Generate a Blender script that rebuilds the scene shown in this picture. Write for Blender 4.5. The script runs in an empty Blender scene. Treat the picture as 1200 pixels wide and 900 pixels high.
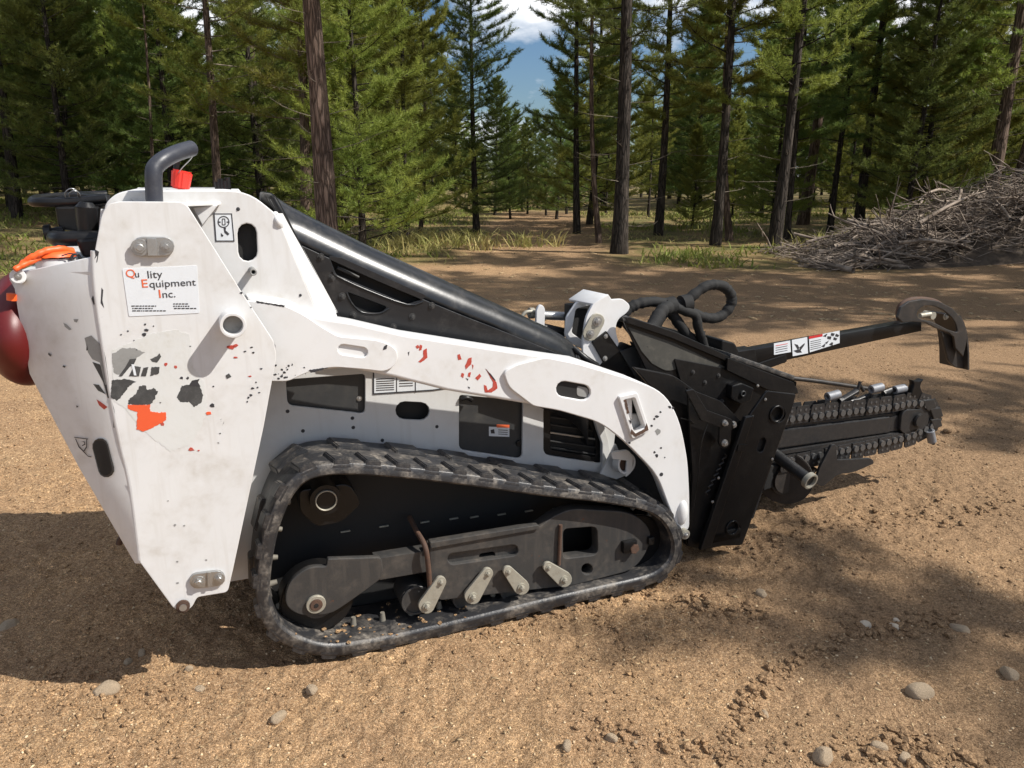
import bpy, bmesh, math, random
import numpy as np
from math import radians, sin, cos, pi, atan, atan2, sqrt
from mathutils import Vector, Matrix

# ------------------------------------------------------------------ camera
S = bpy.context.scene
COL = S.collection
F, HOR, CAMH = 900.0, 208.0, 1.45            # focal length (1200 px wide frame), horizon row, eye height
PITCH = atan((450 - HOR) / F)
cam = bpy.data.cameras.new('camera')
cam.sensor_width = 36.0
cam.lens = 36.0 * F / 1200.0
cam.clip_start = 0.05
cam.clip_end = 3000
camo = bpy.data.objects.new('camera', cam)
COL.objects.link(camo)
camo.location = (0, 0, CAMH)
camo.rotation_euler = (pi / 2 - PITCH, 0, 0)
S.camera = camo

# ------------------------------------------------------------------ world, sun, exposure
YAW = radians(22.216)
MX = np.array([cos(YAW), sin(YAW), 0.0])
MY = np.array([-sin(YAW), cos(YAW), 0.0])
MO = np.array([-0.58157, 2.07376, 0.0])       # rear foot of the near track
sun_m = (-0.78, 0.58, -1.0)                   # travel of the light in the machine's frame
sd = MX * sun_m[0] + MY * sun_m[1] + np.array([0, 0, sun_m[2]])
SUN = Vector(sd).normalized()
W = bpy.data.worlds.new('World')
S.world = W
W.use_nodes = True
nt = W.node_tree
nt.nodes.clear()
wo = nt.nodes.new('ShaderNodeOutputWorld')
bg = nt.nodes.new('ShaderNodeBackground')
sky = nt.nodes.new('ShaderNodeTexSky')
sky.sky_type = 'NISHITA'
sky.sun_disc = False
sky.sun_elevation = math.asin(-SUN.z)
sky.sun_rotation = atan2(-SUN.x, -SUN.y)
sky.air_density = 1.3
sky.ozone_density = 3.5
sky.dust_density = 0.25
tc = nt.nodes.new('ShaderNodeTexCoord')
mp_ = nt.nodes.new('ShaderNodeMapping')
mp_.inputs['Scale'].default_value = (1, 1, 2.6)
mp_.inputs['Location'].default_value = (.9, .6, .2)
nz = nt.nodes.new('ShaderNodeTexNoise')
nz.inputs['Scale'].default_value = 3.3
nz.inputs['Detail'].default_value = 8
nz.inputs['Roughness'].default_value = 0.55
cr = nt.nodes.new('ShaderNodeValToRGB')
cr.color_ramp.elements[0].position = 0.47
cr.color_ramp.elements[1].position = 0.58
mx = nt.nodes.new('ShaderNodeMixRGB')
mx.inputs['Color2'].default_value = (17.0, 17.3, 17.8, 1)
nt.links.new(tc.outputs['Generated'], mp_.inputs['Vector'])
nt.links.new(mp_.outputs[0], nz.inputs['Vector'])
nt.links.new(nz.outputs['Fac'], cr.inputs['Fac'])
nt.links.new(cr.outputs['Color'], mx.inputs['Fac'])
tint = nt.nodes.new('ShaderNodeMixRGB')
tint.blend_type = 'MULTIPLY'
tint.inputs['Fac'].default_value = 1.0
tint.inputs['Color2'].default_value = (0.88, 1.06, 1.34, 1)      # clear mountain air: deeper blue
nt.links.new(sky.outputs['Color'], tint.inputs['Color1'])
nt.links.new(tint.outputs['Color'], mx.inputs['Color1'])
nt.links.new(mx.outputs['Color'], bg.inputs['Color'])
bg.inputs['Strength'].default_value = 0.05
nt.links.new(bg.outputs[0], wo.inputs['Surface'])
sl = bpy.data.lights.new('sun', 'SUN')
sl.energy = 5.0
sl.angle = radians(0.55)
sl.color = (1.0, 0.955, 0.885)
so = bpy.data.objects.new('sun', sl)
COL.objects.link(so)
so.location = (30, -10, 30)
so.rotation_euler = SUN.to_track_quat('-Z', 'Y').to_euler()
S.view_settings.view_transform = 'Standard'
S.view_settings.look = 'None'
S.view_settings.gamma = 1.0
S.view_settings.exposure = 0.42

# ------------------------------------------------------------------ geometry of the survey: rays meeting real planes
_fw = np.array([0, cos(PITCH), -sin(PITCH)])
_up = np.array([0, sin(PITCH), cos(PITCH)])
_C = np.array([0, 0, CAMH])


def ray(u, v):
    return _fw + np.array([(u - 600) / F, 0, 0]) - (v - 450) / F * _up


def mp(u, v, y):
    """point (X, Z) of the machine's own frame on the plane Y = y"""
    r = ray(u, v)
    t = (y - (_C - MO) @ MY) / (r @ MY)
    P = _C + r * t - MO
    return (float(P @ MX), float(P[2]))


def m3(u, v, y):
    a = mp(u, v, y)
    return Vector((a[0], y, a[1]))


def gr(u, v, z=0.0):
    r = ray(u, v)
    P = _C + r * ((z - CAMH) / r[2])
    return Vector((float(P[0]), float(P[1]), z))


def at(u, d):
    """ground position in column u at depth d"""
    return (u - 600) / F * (d * cos(PITCH) + 1.45 * sin(PITCH)), d


# ------------------------------------------------------------------ materials
MATS = {}


def nodes(name):
    m = bpy.data.materials.new(name)
    m.use_nodes = True
    n = m.node_tree
    b = n.nodes['Principled BSDF']
    return m, n, b


def N(n, t, **kw):
    x = n.nodes.new(t)
    for k, v in kw.items():
        if k in x.inputs:
            x.inputs[k].default_value = v
        else:
            setattr(x, k, v)
    return x


def noise(n, scale, detail=5, rough=0.55, vec=None, dist=0.0):
    x = n.nodes.new('ShaderNodeTexNoise')
    x.inputs['Scale'].default_value = scale
    x.inputs['Detail'].default_value = detail
    x.inputs['Roughness'].default_value = rough
    x.inputs['Distortion'].default_value = dist
    if vec is not None:
        n.links.new(vec, x.inputs['Vector'])
    return x.outputs['Fac']


def ramp(n, src, a, b, ca=(0, 0, 0, 1), cb=(1, 1, 1, 1)):
    x = n.nodes.new('ShaderNodeValToRGB')
    x.color_ramp.elements[0].position = a
    x.color_ramp.elements[1].position = b
    x.color_ramp.elements[0].color = ca
    x.color_ramp.elements[1].color = cb
    n.links.new(src, x.inputs['Fac'])
    return x.outputs['Color']


def mix(n, fac, a, b, mode='MIX'):
    x = n.nodes.new('ShaderNodeMixRGB')
    x.blend_type = mode
    for i, s in (('Fac', fac), ('Color1', a), ('Color2', b)):
        if isinstance(s, (tuple, list)):
            x.inputs[i].default_value = (*s[:3], 1)
        elif isinstance(s, (int, float)):
            x.inputs[i].default_value = s
        else:
            n.links.new(s, x.inputs[i])
    return x.outputs['Color']


def bump(n, b, h, strength=0.3, dist=0.01):
    x = n.nodes.new('ShaderNodeBump')
    x.inputs['Strength'].default_value = strength
    x.inputs['Distance'].default_value = dist
    n.links.new(h, x.inputs['Height'])
    n.links.new(x.outputs['Normal'], b.inputs['Normal'])


def math_(n, op, a, b=None):
    x = n.nodes.new('ShaderNodeMath')
    x.operation = op
    for i, s in enumerate((a, b)):
        if s is None:
            continue
        if isinstance(s, (int, float)):
            x.inputs[i].default_value = s
        else:
            n.links.new(s, x.inputs[i])
    return x.outputs[0]


def objvec(n):
    return n.nodes.new('ShaderNodeTexCoord').outputs['Object']


def worn(name, col, rough=0.5, metal=0.0, dirt=(0.20, 0.15, 0.10), dirt_amt=0.5, dirt_scale=9, chips=None,
         chip_scale=38, chip_at=0.70, bump_s=0.1, streak=False, spec=0.5):
    m, n, b = nodes(name)
    v = objvec(n)
    c = mix(n, ramp(n, noise(n, 2.3, 4, .5, v), .35, .7), tuple(x * .93 for x in col), col)
    d1 = noise(n, dirt_scale, 9, .66, v, .4)
    d2 = noise(n, dirt_scale * 6, 6, .6, v)
    dm = math_(n, 'MULTIPLY', ramp(n, d1, .46, .74), ramp(n, d2, .3, .75))
    if streak:
        mpn = n.nodes.new('ShaderNodeMapping')
        mpn.inputs['Scale'].default_value = (26, 26, 1.6)
        n.links.new(v, mpn.inputs['Vector'])
        st = ramp(n, noise(n, 1.6, 6, .6, mpn.outputs[0]), .52, .85)
        dm = math_(n, 'MAXIMUM', dm, math_(n, 'MULTIPLY', st, .5))
    dm = math_(n, 'MULTIPLY', dm, dirt_amt)
    c = mix(n, dm, c, dirt)
    r = math_(n, 'ADD', math_(n, 'MULTIPLY', dm, .4), rough)
    if chips:
        ch = noise(n, chip_scale, 5, .7, v, .6)
        big = ramp(n, noise(n, 4.1, 3, .5, v), .50, .62)
        cm = math_(n, 'MULTIPLY', ramp(n, ch, chip_at, chip_at + .02), big)
        c = mix(n, cm, c, chips)
        r = math_(n, 'ADD', r, math_(n, 'MULTIPLY', cm, .3))
    n.links.new(c, b.inputs['Base Color'])
    n.links.new(r, b.inputs['Roughness'])
    b.inputs['Metallic'].default_value = metal
    b.inputs['Specular IOR Level'].default_value = spec
    bump(n, b, mix(n, .5, noise(n, 7, 6, .5, v), d2), bump_s, .006)
    MATS[name] = m
    return m


WHITE = worn('white_paint', (.655, .655, .65), .38, dirt=(.34, .29, .22), dirt_amt=.75, dirt_scale=5, chips=(.05, .045, .04), streak=True, bump_s=.05)
WHITEARM = worn('white_arm_paint', (.67, .67, .668), .34, dirt=(.38, .33, .25), dirt_amt=.5, dirt_scale=6, chips=(.06, .04, .035), chip_at=.72, bump_s=.05)
BODYW = worn('body_white_paint', (.60, .60, .59), .45, dirt=(.30, .26, .20), dirt_amt=.45, dirt_scale=4, chips=(.03, .03, .03), bump_s=.05, streak=True)
BLACK = worn('black_gloss_paint', (.012, .013, .015), .28, dirt=(.16, .14, .12), dirt_amt=.38, dirt_scale=14, bump_s=.06, chips=(.35, .34, .32), chip_scale=75, chip_at=.74)
BLACKM = worn('black_matt_paint', (.006, .006, .0065), .36, dirt=(.07, .058, .045), dirt_amt=.22, dirt_scale=14, bump_s=.2, spec=.35, chips=(.16, .14, .12), chip_scale=60, chip_at=.72)
DARK = worn('dark_interior_metal', (.010, .010, .010), .7, dirt=(.05, .04, .03), dirt_amt=.4, dirt_scale=8, bump_s=.2)
RUBBER = worn('worn_track_rubber', (.026, .026, .028), .40, dirt=(.40, .35, .29), dirt_amt=1.0, dirt_scale=13, bump_s=.5)
FRAME = worn('dusty_frame_steel', (.045, .044, .043), .5, metal=.2, dirt=(.17, .14, .11), dirt_amt=.75, dirt_scale=9, bump_s=.2, chips=(.16, .06, .025), chip_scale=18, chip_at=.66, streak=True)
STEEL = worn('zinc_steel', (.42, .42, .41), .38, metal=.8, dirt=(.16, .12, .08), dirt_amt=.7, dirt_scale=40, bump_s=.15)
LEVER = worn('galvanised_lever', (.36, .34, .28), .5, metal=.3, dirt=(.16, .12, .08), dirt_amt=.8, dirt_scale=45, bump_s=.15)
RUST = worn('rusty_steel', (.075, .042, .028), .8, dirt=(.20, .09, .045), dirt_amt=.8, dirt_scale=50, bump_s=.4)
ORANGE = worn('orange_plastic', (.85, .12, .02), .45, dirt=(.4, .1, .03), dirt_amt=.3, dirt_scale=20)
REDP = worn('red_plastic', (.10, .004, .004), .42, dirt=(.1, .02, .02), dirt_amt=.2)
REDCAP = worn('bright_red_rubber', (.75, .035, .02), .4, dirt=(.5, .05, .03), dirt_amt=.2)
TUBEM = worn('blue_black_tube', (.035, .038, .05), .42, dirt=(.12, .12, .12), dirt_amt=.4, dirt_scale=30)
CHAINM = worn('oily_chain_steel', (.030, .030, .031), .38, metal=.3, dirt=(.12, .10, .08), dirt_amt=.4, dirt_scale=50, bump_s=.25)
CHAINL = worn('worn_chain_plate', (.050, .050, .052), .3, metal=.5, dirt=(.14, .11, .08), dirt_amt=.6, dirt_scale=60, bump_s=.3)
HOSE = worn('black_hose_sleeve', (.006, .006, .006), .8, dirt=(.03, .027, .024), dirt_amt=.4, dirt_scale=40, bump_s=.6)
GREYP = worn('dark_grey_panel', (.030, .031, .032), .5, dirt=(.09, .08, .065), dirt_amt=.5, dirt_scale=6)
SHOE = worn('brown_worn_steel', (.035, .032, .030), .45, metal=.2, dirt=(.12, .085, .06), dirt_amt=.7, dirt_scale=20, bump_s=.3)
PEEL = worn('bare_grey_primer', (.26, .26, .25), .6, dirt=(.12, .11, .10), dirt_amt=.6, dirt_scale=30)
PEELD = worn('dark_old_vinyl', (.045, .045, .045), .6, dirt=(.2, .2, .19), dirt_amt=.5, dirt_scale=40)
PEELO = worn('orange_old_vinyl', (.72, .10, .03), .55, dirt=(.4, .08, .03), dirt_amt=.4, dirt_scale=30)
PEELR = worn('red_paint_scrape', (.42, .05, .03), .6, dirt=(.5, .3, .25), dirt_amt=.5, dirt_scale=60)
STICK = worn('white_sticker', (.68, .71, .74), .35, dirt=(.5, .48, .45), dirt_amt=.25, dirt_scale=30)
STAIN = worn('yellowed_glue_film', (.61, .615, .60), .5, dirt=(.45, .42, .34), dirt_amt=.5, dirt_scale=20)
INK = worn('black_ink', (.03, .03, .035), .5, dirt_amt=.1)
INKO = worn('orange_ink', (.72, .13, .04), .5, dirt_amt=.1)
INKR = worn('red_ink', (.55, .03, .03), .5, dirt_amt=.1)


def dirt_material():
    m, n, b = nodes('packed_dirt')
    v = objvec(n)
    sx = n.nodes.new('ShaderNodeSeparateXYZ')
    n.links.new(v, sx.inputs[0])
    big = noise(n, .35, 5, .55, v)
    mid = noise(n, 3.2, 8, .62, v)
    fine = noise(n, 38, 8, .68, v)
    vf = noise(n, 170, 5, .7, v)
    c = mix(n, ramp(n, big, .35, .65), (.74, .525, .305), (.80, .525, .27))
    c = mix(n, ramp(n, mid, .40, .62), c, (.48, .32, .19))
    c = mix(n, math_(n, 'MULTIPLY', ramp(n, noise(n, 11, 9, .75, v, .6), .50, .62), .45), c, (.34, .225, .135))
    c = mix(n, math_(n, 'MULTIPLY', ramp(n, fine, .50, .72), .7), c, (.78, .60, .38))
    c = mix(n, math_(n, 'MULTIPLY', ramp(n, fine, .46, .28), .6), c, (.30, .19, .105))
    c = mix(n, math_(n, 'MULTIPLY', ramp(n, vf, .54, .61), .8), c, (.88, .72, .50))
    c = mix(n, math_(n, 'MULTIPLY', ramp(n, vf, .43, .37), .7), c, (.20, .125, .07))
    # browner, darker tone growing towards the right, broken up by noise
    right_tone = ramp(n, math_(n, 'ADD', math_(n, 'MULTIPLY', sx.outputs[0], .16), math_(n, 'MULTIPLY', noise(n, 1.3, 6, .65, v), 1.0)), .48, .78)
    c = mix(n, math_(n, 'MULTIPLY', right_tone, .85), c, (.23, .155, .093))
    gr_ = noise(n, 290, 2, .6, v)
    c = mix(n, 1.0, c, ramp(n, gr_, .36, .62, (.60, .57, .54, 1), (1.45, 1.42, 1.38, 1)), 'MULTIPLY')
    gr2 = noise(n, 90, 3, .7, v)
    c = mix(n, 1.0, c, ramp(n, gr2, .36, .60, (.70, .67, .64, 1), (1.28, 1.27, 1.25, 1)), 'MULTIPLY')
    # needle litter and grass: where the vertex attribute says so
    at_ = n.nodes.new('ShaderNodeAttribute')
    at_.attribute_name = 'grassy'
    g = noise(n, 1.1, 7, .65, v)
    gcol = mix(n, ramp(n, g, .42, .6), (.26, .18, .09), (.10, .11, .035))
    gcol = mix(n, ramp(n, noise(n, 14, 6, .7, v), .35, .7), gcol, (.24, .16, .075), 'MIX')
    gcol = mix(n, .5, gcol, mix(n, ramp(n, g, .40, .58), (.22, .15, .07), (.085, .10, .03)))
    c = mix(n, at_.outputs['Fac'], c, gcol)
    n.links.new(c, b.inputs['Base Color'])
    b.inputs['Roughness'].default_value = .95
    b.inputs['Specular IOR Level'].default_value = .15
    h = mix(n, .5, fine, mix(n, .5, vf, noise(n, 80, 4, .6, v)))
    bump(n, b, mix(n, .4, h, noise(n, 16, 6, .6, v)), 1.0, .034)
    return m


def simple(name, col, rough=.9, scale=20, var=.35, bscale=60, bs=.5, trans=0.0, rnd=False, col2=None):
    m, n, b = nodes(name)
    v = objvec(n)
    col2 = col2 or tuple(x * (1 - var) for x in col)
    c = mix(n, ramp(n, noise(n, scale, 6, .6, v), .35, .65), col, col2)
    if rnd:
        oi = n.nodes.new('ShaderNodeObjectInfo')
        hs = n.nodes.new('ShaderNodeHueSaturation')
        n.links.new(c, hs.inputs['Color'])
        n.links.new(math_(n, 'ADD', math_(n, 'MULTIPLY', oi.outputs['Random'], .5), .75), hs.inputs['Value'])
        n.links.new(math_(n, 'ADD', math_(n, 'MULTIPLY', oi.outputs['Random'], .05), .475), hs.inputs['Hue'])
        c = hs.outputs[0]
    n.links.new(c, b.inputs['Base Color'])
    b.inputs['Roughness'].default_value = rough
    b.inputs['Specular IOR Level'].default_value = .25
    if bs:
        bump(n, b, noise(n, bscale, 5, .6, v), bs, .01)
    if trans:
        out = n.nodes['Material Output']
        t = n.nodes.new('ShaderNodeBsdfTranslucent')
        n.links.new(c, t.inputs['Color'])
        ms = n.nodes.new('ShaderNodeMixShader')
        ms.inputs[0].default_value = trans
        n.links.new(b.outputs[0], ms.inputs[1])
        n.links.new(t.outputs[0], ms.inputs[2])
        n.links.new(ms.outputs[0], out.inputs['Surface'])
    return m


def bark_material(name, c1, c2):
    m, n, b = nodes(name)
    v = objvec(n)
    mpn = n.nodes.new('ShaderNodeMapping')
    mpn.inputs['Scale'].default_value = (1, 1, .13)
    n.links.new(v, mpn.inputs['Vector'])
    vo = n.nodes.new('ShaderNodeTexVoronoi')
    vo.feature = 'DISTANCE_TO_EDGE'
    vo.inputs['Scale'].default_value = 22
    wv = n.nodes.new('ShaderNodeVectorMath')
    wv.operation = 'ADD'
    n.links.new(mpn.outputs[0], wv.inputs[0])
    wn = n.nodes.new('ShaderNodeTexNoise')
    wn.inputs['Scale'].default_value = 14
    wn.inputs['Detail'].default_value = 6
    wsc = n.nodes.new('ShaderNodeVectorMath')
    wsc.operation = 'SCALE'
    wsc.inputs['Scale'].default_value = .09
    n.links.new(mpn.outputs[0], wn.inputs['Vector'])
    n.links.new(wn.outputs['Color'], wsc.inputs[0])
    n.links.new(wsc.outputs[0], wv.inputs[1])
    n.links.new(wv.outputs[0], vo.inputs['Vector'])
    cr_ = ramp(n, vo.outputs['Distance'], .0, .22)
    nn = noise(n, 9, 7, .65, mpn.outputs[0], .5)
    c = mix(n, ramp(n, nn, .35, .65), c1, c2)
    c = mix(n, cr_, tuple(x * .5 for x in c1), c)
    n.links.new(c, b.inputs['Base Color'])
    b.inputs['Roughness'].default_value = .92
    b.inputs['Specular IOR Level'].default_value = .15
    bump(n, b, mix(n, .4, cr_, nn), .9, .03)
    return m


DIRT = dirt_material()
BARK = bark_material('pine_bark', (.12, .085, .065), (.25, .18, .14))
BARKD = bark_material('dark_pine_bark', (.045, .038, .032), (.105, .085, .07))
NEEDLE = simple('pine_needles', (.20, .245, .05), .5, .7, .4, 5, 0, trans=.5, rnd=True, col2=(.32, .33, .07))
NEEDLED = simple('dark_pine_needles', (.12, .165, .045), .5, .7, .4, 5, 0, trans=.48, rnd=True, col2=(.22, .255, .06))
DEADW = simple('dead_branch_wood', (.26, .215, .165), .9, 8, .5)
BRUSHW = simple('weathered_brush_wood', (.40, .33, .27), .9, 6, .5, col2=(.12, .09, .068))
DRYG = simple('dry_grass', (.52, .42, .18), .8, 1.2, .4, 5, 0, trans=.3, col2=(.34, .36, .11))
GREENG = simple('green_undergrowth', (.20, .27, .05), .7, 2, .4, 5, 0, trans=.35, col2=(.26, .24, .07))
STONE = simple('tan_stone', (.74, .57, .39), .9, 25, .3, 60, .8, col2=(.36, .275, .185))
CLOD = simple('dirt_clod', (.42, .30, .175), .95, 30, .45, 90, .5, col2=(.27, .175, .10))
CHIPS = simple('wood_chip', (.50, .37, .21), .9, 30, .5, 90, .2, col2=(.24, .16, .09))


# ------------------------------------------------------------------ object helpers
def link(name, me, mat=None, parent=None, angle=35):
    o = bpy.data.objects.new(name, me)
    COL.objects.link(o)
    if mat is not None and not me.materials:
        me.materials.append(mat)
    if parent is not None:
        o.parent = parent
    return o


def smooth(me, angle=35):
    me.shade_smooth()
    me.set_sharp_from_angle(angle=radians(angle))


def from_bm(name, bm, mat, parent=None, angle=35):
    me = bpy.data.meshes.new(name)
    bm.normal_update()
    bm.to_mesh(me)
    bm.free()
    if angle:
        smooth(me, angle)
    return link(name, me, mat, parent)


def tag(o, label=None, cat=None, group=None, kind=None):
    for k, v in (('label', label), ('category', cat), ('group', group), ('kind', kind)):
        if v:
            o[k] = v
    return o


def thing(name, label, cat, loc=(0, 0, 0), rz=0.0, group=None):
    o = bpy.data.objects.new(name, None)
    COL.objects.link(o)
    o.location = loc
    o.rotation_euler = (0, 0, rz)
    o.empty_display_size = .2
    return tag(o, label, cat, group)


def round_poly(pts, y=None, seg=5):
    """list of (u, v[, r]) pixels -> list of (X, Z) with rounded corners"""
    n = len(pts)
    out = []
    for i, p in enumerate(pts):
        u, v = p[0], p[1]
        r = p[2] if len(p) > 2 else 0
        if r <= 0:
            out.append((u, v))
            continue
        a = np.array(pts[i - 1][:2], float) - (u, v)
        b = np.array(pts[(i + 1) % n][:2], float) - (u, v)
        la, lb = np.linalg.norm(a), np.linalg.norm(b)
        ra, rb = min(r, la * .49), min(r, lb * .49)
        A = a / la * ra + (u, v)
        B = b / lb * rb + (u, v)
        for k in range(seg + 1):
            t = k / seg
            q = (1 - t) ** 2 * A + 2 * t * (1 - t) * np.array((u, v)) + t * t * B
            out.append(tuple(q))
    if y is None:
        return out
    return [mp(u, v, y) for u, v in out]


def slot(u0, v0, u1, v1, r, seg=6):
    """pixel outline of an obround between two centres"""
    a = atan2(v1 - v0, u1 - u0)
    o = []
    for k in range(seg + 1):
        t = a + pi / 2 + pi * k / seg
        o.append((u0 + r * cos(t), v0 + r * sin(t)))
    for k in range(seg + 1):
        t = a - pi / 2 + pi * k / seg
        o.append((u1 + r * cos(t), v1 + r * sin(t)))
    return o


def circ(u, v, r, n=20, ry=None):
    ry = ry or r
    return [(u + r * cos(2 * pi * k / n), v + ry * sin(2 * pi * k / n)) for k in range(n)]


def plate2(name, parent, mat, outer, holes=(), y=0.0, th=.01, bev=.002, angle=35, bres=1):
    """plate from (X, Z) outlines; front face at Y = y, going back th"""
    cu = bpy.data.curves.new('tmp', 'CURVE')
    cu.dimensions = '2D'
    cu.fill_mode = 'BOTH'
    for poly in [outer] + list(holes):
        sp = cu.splines.new('POLY')
        sp.points.add(len(poly) - 1)
        for i, (a, b) in enumerate(poly):
            sp.points[i].co = (a, b, 0, 1)
        sp.use_cyclic_u = True
    cu.extrude = max(th / 2 - bev, 1e-5)
    cu.bevel_depth = bev
    cu.offset = -bev
    cu.bevel_resolution = bres
    o = bpy.data.objects.new('tmp', cu)
    COL.objects.link(o)
    dg = bpy.context.evaluated_depsgraph_get()
    me = bpy.data.meshes.new_from_object(o.evaluated_get(dg))
    bpy.data.objects.remove(o)
    bpy.data.curves.remove(cu)
    me.materials.clear()
    me.transform(Matrix.Rotation(pi / 2, 4, 'X'))
    me.transform(Matrix.Translation((0, y + th / 2, 0)))
    me.name = name
    smooth(me, angle)
    return link(name, me, mat, parent)


def plate(name, parent, mat, outer, holes=(), y=0.0, th=.01, bev=.002, angle=35, bres=1):
    return plate2(name, parent, mat, round_poly(outer, y), [round_poly(h, y) for h in holes], y, th, bev, angle, bres)


def decal(name, parent, mat, outer, y, holes=()):
    return plate(name, parent, mat, outer, holes, y - .0012, .0012, .0003)


def mesh_obj(name, parent, mat, verts, faces, bev=0.0, seg=2, angle=35, solid=0.0):
    bm = bmesh.new()
    vs = [bm.verts.new(v) for v in verts]
    for f in faces:
        bm.faces.new([vs[i] for i in f])
    bmesh.ops.recalc_face_normals(bm, faces=bm.faces)
    if solid:
        bmesh.ops.solidify(bm, geom=list(bm.faces), thickness=solid)
    if bev:
        es = [e for e in bm.edges if len(e.link_faces) == 2 and e.calc_face_angle(0) > .25]
        bmesh.ops.bevel(bm, geom=es, offset=bev, segments=seg, affect='EDGES', profile=.5, clamp_overlap=True)
    return from_bm(name, bm, mat, parent, angle)


def box(name, parent, mat, x0, x1, y0, y1, z0, z1, bev=.003, rot=None, piv=None):
    vs = [(x, y, z) for x in (x0, x1) for y in (y0, y1) for z in (z0, z1)]
    fs = [(0, 1, 3, 2), (4, 6, 7, 5), (0, 4, 5, 1), (2, 3, 7, 6), (0, 2, 6, 4), (1, 5, 7, 3)]
    if rot:
        c = Vector(piv or ((x0 + x1) / 2, (y0 + y1) / 2, (z0 + z1) / 2))
        R = Matrix.Rotation(rot, 4, 'Y')
        vs = [R @ (Vector(v) - c) + c for v in vs]
    return mesh_obj(name, parent, mat, vs, fs, bev)


def add_cyl(bm, p0, p1, r0, r1=None, n=20, cap=True):
    p0, p1 = Vector(p0), Vector(p1)
    r1 = r0 if r1 is None else r1
    d = (p1 - p0).normalized()
    a = d.orthogonal().normalized()
    b = d.cross(a)
    A = [bm.verts.new(p0 + (a * cos(2 * pi * k / n) + b * sin(2 * pi * k / n)) * r0) for k in range(n)]
    B = [bm.verts.new(p1 + (a * cos(2 * pi * k / n) + b * sin(2 * pi * k / n)) * r1) for k in range(n)]
    for k in range(n):
        bm.faces.new((A[k], A[(k + 1) % n], B[(k + 1) % n], B[k]))
    if cap:
        bm.faces.new(A[::-1])
        bm.faces.new(B)


def cyl(name, parent, mat, p0, p1, r, n=22, r1=None, bev=0.0):
    bm = bmesh.new()
    add_cyl(bm, p0, p1, r, r1, n)
    bmesh.ops.recalc_face_normals(bm, faces=bm.faces)
    if bev:
        es = [e for e in bm.edges if e.calc_face_angle(0) > .9]
        bmesh.ops.bevel(bm, geom=es, offset=bev, segments=2, affect='EDGES')
    return from_bm(name, bm, mat, parent)


def ring(name, parent, mat, c, axis, ro, ri, ln, n=28):
    """hollow tube starting at c along axis for ln"""
    c, axis = Vector(c), Vector(axis).normalized()
    a = axis.orthogonal().normalized()
    b = axis.cross(a)
    bm = bmesh.new()
    L = []
    for rr, t in ((ro, 0), (ro, ln), (ri, ln), (ri, 0)):
        L.append([bm.verts.new(c + axis * t + (a * cos(2 * pi * k / n) + b * sin(2 * pi * k / n)) * rr) for k in range(n)])
    for j in range(4):
        A, B = L[j], L[(j + 1) % 4]
        for k in range(n):
            bm.faces.new((A[k], A[(k + 1) % n], B[(k + 1) % n], B[k]))
    bmesh.ops.recalc_face_normals(bm, faces=bm.faces)
    es = [e for e in bm.edges if e.calc_face_angle(0) > .9]
    bmesh.ops.bevel(bm, geom=es, offset=min(.0012, (ro - ri) * .3), segments=1, affect='EDGES')
    return from_bm(name, bm, mat, parent)


def catmull(pts, n, closed=False):
    P = np.array(pts, float)
    m = len(P)
    segs = m if closed else m - 1
    out = []
    for i in range(segs):
        g = (lambda k: P[k % m]) if closed else (lambda k: P[min(max(k, 0), m - 1)])
        p0, p1, p2, p3 = g(i - 1), g(i), g(i + 1), g(i + 2)
        for k in range(n):
            t = k / n
            out.append(.5 * ((2 * p1) + (-p0 + p2) * t + (2 * p0 - 5 * p1 + 4 * p2 - p3) * t * t + (-p0 + 3 * p1 - 3 * p2 + p3) * t ** 3))
    if not closed:
        out.append(P[-1])
    return np.array(out)


def resample(P, n, closed=False):
    Q = np.vstack([P, P[:1]]) if closed else P
    d = np.r_[0, np.cumsum(np.linalg.norm(np.diff(Q, axis=0), axis=1))]
    t = np.linspace(0, d[-1], n + 1 if closed else n)
    if closed:
        t = t[:-1]
    return np.stack([np.interp(t, d, Q[:, k]) for k in range(Q.shape[1])], 1), d[-1]


def tube(name, parent, mat, pts, r, n=14, sub=6, wob=0.0, rend=None, closed=False, seed=0, ret=False, bm=None):
    P = catmull([tuple(p) for p in pts], sub, closed)
    rng = random.Random(seed)
    own = bm is None
    bm = bm or bmesh.new()
    rings = []
    m = len(P)
    prev = None
    for i in range(m):
        if closed:
            t = P[(i + 1) % m] - P[i - 1]
        else:
            t = P[min(i + 1, m - 1)] - P[max(i - 1, 0)]
        t = Vector(t).normalized()
        if prev is None:
            a = t.orthogonal().normalized()
        else:
            a = (prev - t * prev.dot(t)).normalized()
        prev = a
        b = t.cross(a)
        rr = r * (1 + wob * rng.uniform(-1, 1))
        if rend is not None:
            rr *= 1 + (rend / r - 1) * i / (m - 1)
        rings.append([bm.verts.new(Vector(P[i]) + (a * cos(2 * pi * k / n) + b * sin(2 * pi * k / n)) * rr) for k in range(n)])
    for i in range(m if closed else m - 1):
        A, B = rings[i], rings[(i + 1) % m]
        for k in range(n):
            bm.faces.new((A[k], A[(k + 1) % n], B[(k + 1) % n], B[k]))
    if not closed:
        bm.faces.new(rings[0][::-1])
        bm.faces.new(rings[-1])
    if not own:
        return None
    bmesh.ops.recalc_face_normals(bm, faces=bm.faces)
    return from_bm(name, bm, mat, parent, 60)


_bolt = {}


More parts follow.
